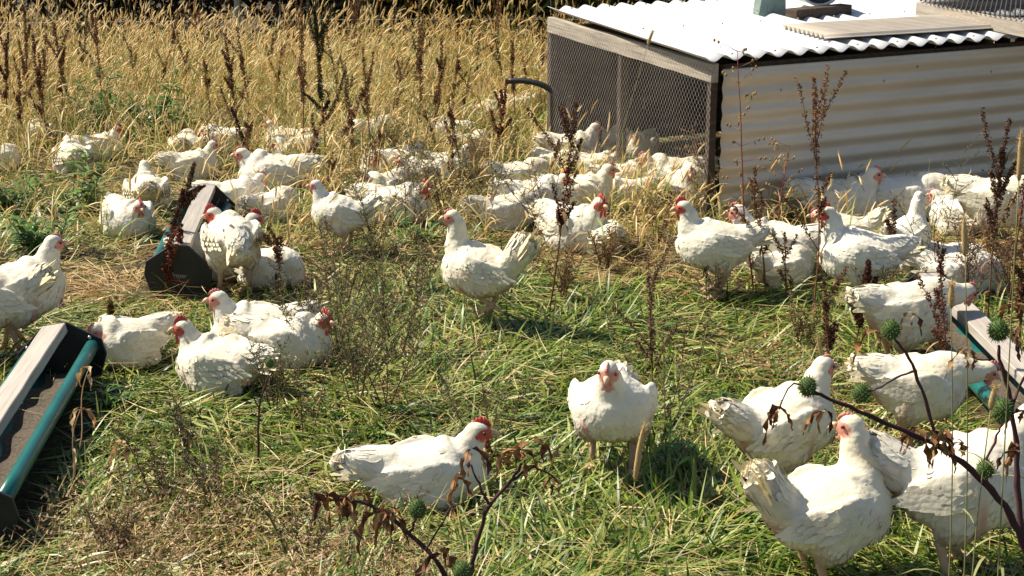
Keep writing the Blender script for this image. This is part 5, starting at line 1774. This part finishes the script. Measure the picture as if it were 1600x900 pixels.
# ------------------------------------------------------------------ bent dry stalks by the front feeder
def dry_curl(px, py, D, top, lab, seed):
    r = random.Random(seed)
    a, b = G(px, py), atD(*top)
    e = empty('withered_stalk', tuple(a))
    d = b - a
    pts = [d * (k / 10) + Vector((.012 * math.sin(k * .6), 0, 0)) for k in range(11)]
    mb = MB(); mb.tube(pts, [.0025 - .001 * k / 10 for k in range(11)], (.34, .22, .11), n=6); mb.build('stem', M['straw'], e)
    lf = MB()
    for _ in range(3): wilted(lf, pts[-1], r, .08, .02, ((.45, .26, .11), (.55, .38, .20)))
    for k in (3, 6): wilted(lf, pts[k], r, .10, .014, ((.40, .30, .16), (.30, .2, .1)))
    lf.build('leaf', M['straw'], e)
    tag(e, lab, 'dry stalk')
dry_curl(112, 735, 0, (142, 573, 4.55), 'withered tan stalk with a curled top over the rim of the front feeder', 1)
dry_curl(100, 790, 0, (128, 640, 4.2), 'lower withered stalk with a hanging leaf against the green trough', 2)
dry_curl(180, 800, 0, (195, 690, 4.1), 'bent tan blade standing right of the front feeder', 3)

# ------------------------------------------------------------------ wire fence and bushes beyond the field
def fence():
    e = empty('wire_fence', (0, 12.7, 0))
    tag(e, 'thin wire fence with grey steel posts along the far edge of the field', 'fence')
    for x in (-6.4, -2.13, 1.9, 5.8):
        mb = MB(); mb.box((x - .02, -.02, -.1), (x + .02, .02, 1.35)); mb.box((x - .004, -.045, -.1), (x + .004, -.02, 1.35))
        mb.build('post', M['steel_post'], e, smooth=False)
    for k, z in enumerate((.30, .55, .78, 1.0, 1.2)):
        mb = MB(); mb.tube([(x, .0, z - .015 * math.sin((x + 7) * .7)) for x in np.linspace(-9, 9, 37)], .0028, n=5)
        mb.build('wire', M['wire'], e)
    mb = MB()
    for x in np.arange(-9, 9, .30):
        mb.tube([(x, .004, .0), (x, .004, 1.2)], .0014, n=4, cap=False)
    mb.build('stay_wire', M['wire'], e)
fence()

def bush(seed, x, y, w, h, cols, lab, n=5200):
    r = np.random.default_rng(seed)
    e = empty('bush', (x, y, 0))
    lobes = [(r.uniform(-w, w), r.uniform(-.5, .5), r.uniform(.1, h * .9), r.uniform(.35, .65)) for _ in range(22)]
    L_ = np.array(lobes)
    idx = r.integers(0, len(lobes), n)
    d = r.normal(0, 1, (n, 3)); d /= np.linalg.norm(d, axis=1)[:, None]
    P = np.stack([L_[idx, 0], L_[idx, 1], L_[idx, 2]], 1) + d * (L_[idx, 3] * r.uniform(.4, 1.05, n))[:, None]
    P[:, 2] = np.abs(P[:, 2])
    V, F, C = blades(P[:, 0], P[:, 1], P[:, 2], r.uniform(.05, .11, n), r.uniform(.03, .06, n), r.uniform(0, 6.28, n), r.uniform(.3, 2.3, n), r.uniform(-.3, .9, n), pick(n, np.array(cols), .3), 2)
    link_np('foliage', V, F, C, M['grass'], e)
    mb = MB(); rr = random.Random(seed)
    for l in lobes[:9]:
        mb.tube([(l[0] * .2, l[1] * .2, -.05), (l[0] * .6, l[1] * .6, l[2] * .6), (l[0], l[1], l[2])], [.03, .02, .006], (.07, .05, .035), n=6)
    mb.build('branch', M['weed'], e)
    tag(e, lab, 'bush', 'bushes behind the wire fence')
DK = [(.045, .065, .018), (.07, .07, .03), (.10, .06, .035), (.12, .06, .04)]
for i, (x, w, h, cs, lab) in enumerate([
    (-5.6, 1.2, 1.5, DK, 'dark bush behind the fence at the far left'),
    (-3.6, 1.2, 1.6, DK, 'dark bush behind the fence above the tall left dock spires'),
    (-1.7, 1.2, 1.6, DK, 'dark bush behind the fence right of the grey steel post'),
    (-.4, .8, 1.5, [(.20, .20, .03), (.10, .13, .03), (.28, .24, .04), (.05, .05, .02)], 'yellow leaved bush showing above the grass at top centre'),
    (.8, 1.0, 1.6, DK, 'dark bush behind the fence left of the shelter roof'),
    (2.6, 1.3, 1.7, [(.09, .06, .03), (.05, .05, .02), (.14, .08, .03)], 'brownish bush behind the shelter roof'),
    (4.8, 1.3, 1.7, DK, 'dark bush behind the fence beyond the shelter'),
    (-7.6, 1.3, 1.7, DK, 'outermost dark bush at the left behind the fence')]):
    bush(70 + i, x, 13.9 + .2 * (i % 3), w * 1.25, h, cs, lab, 13000)
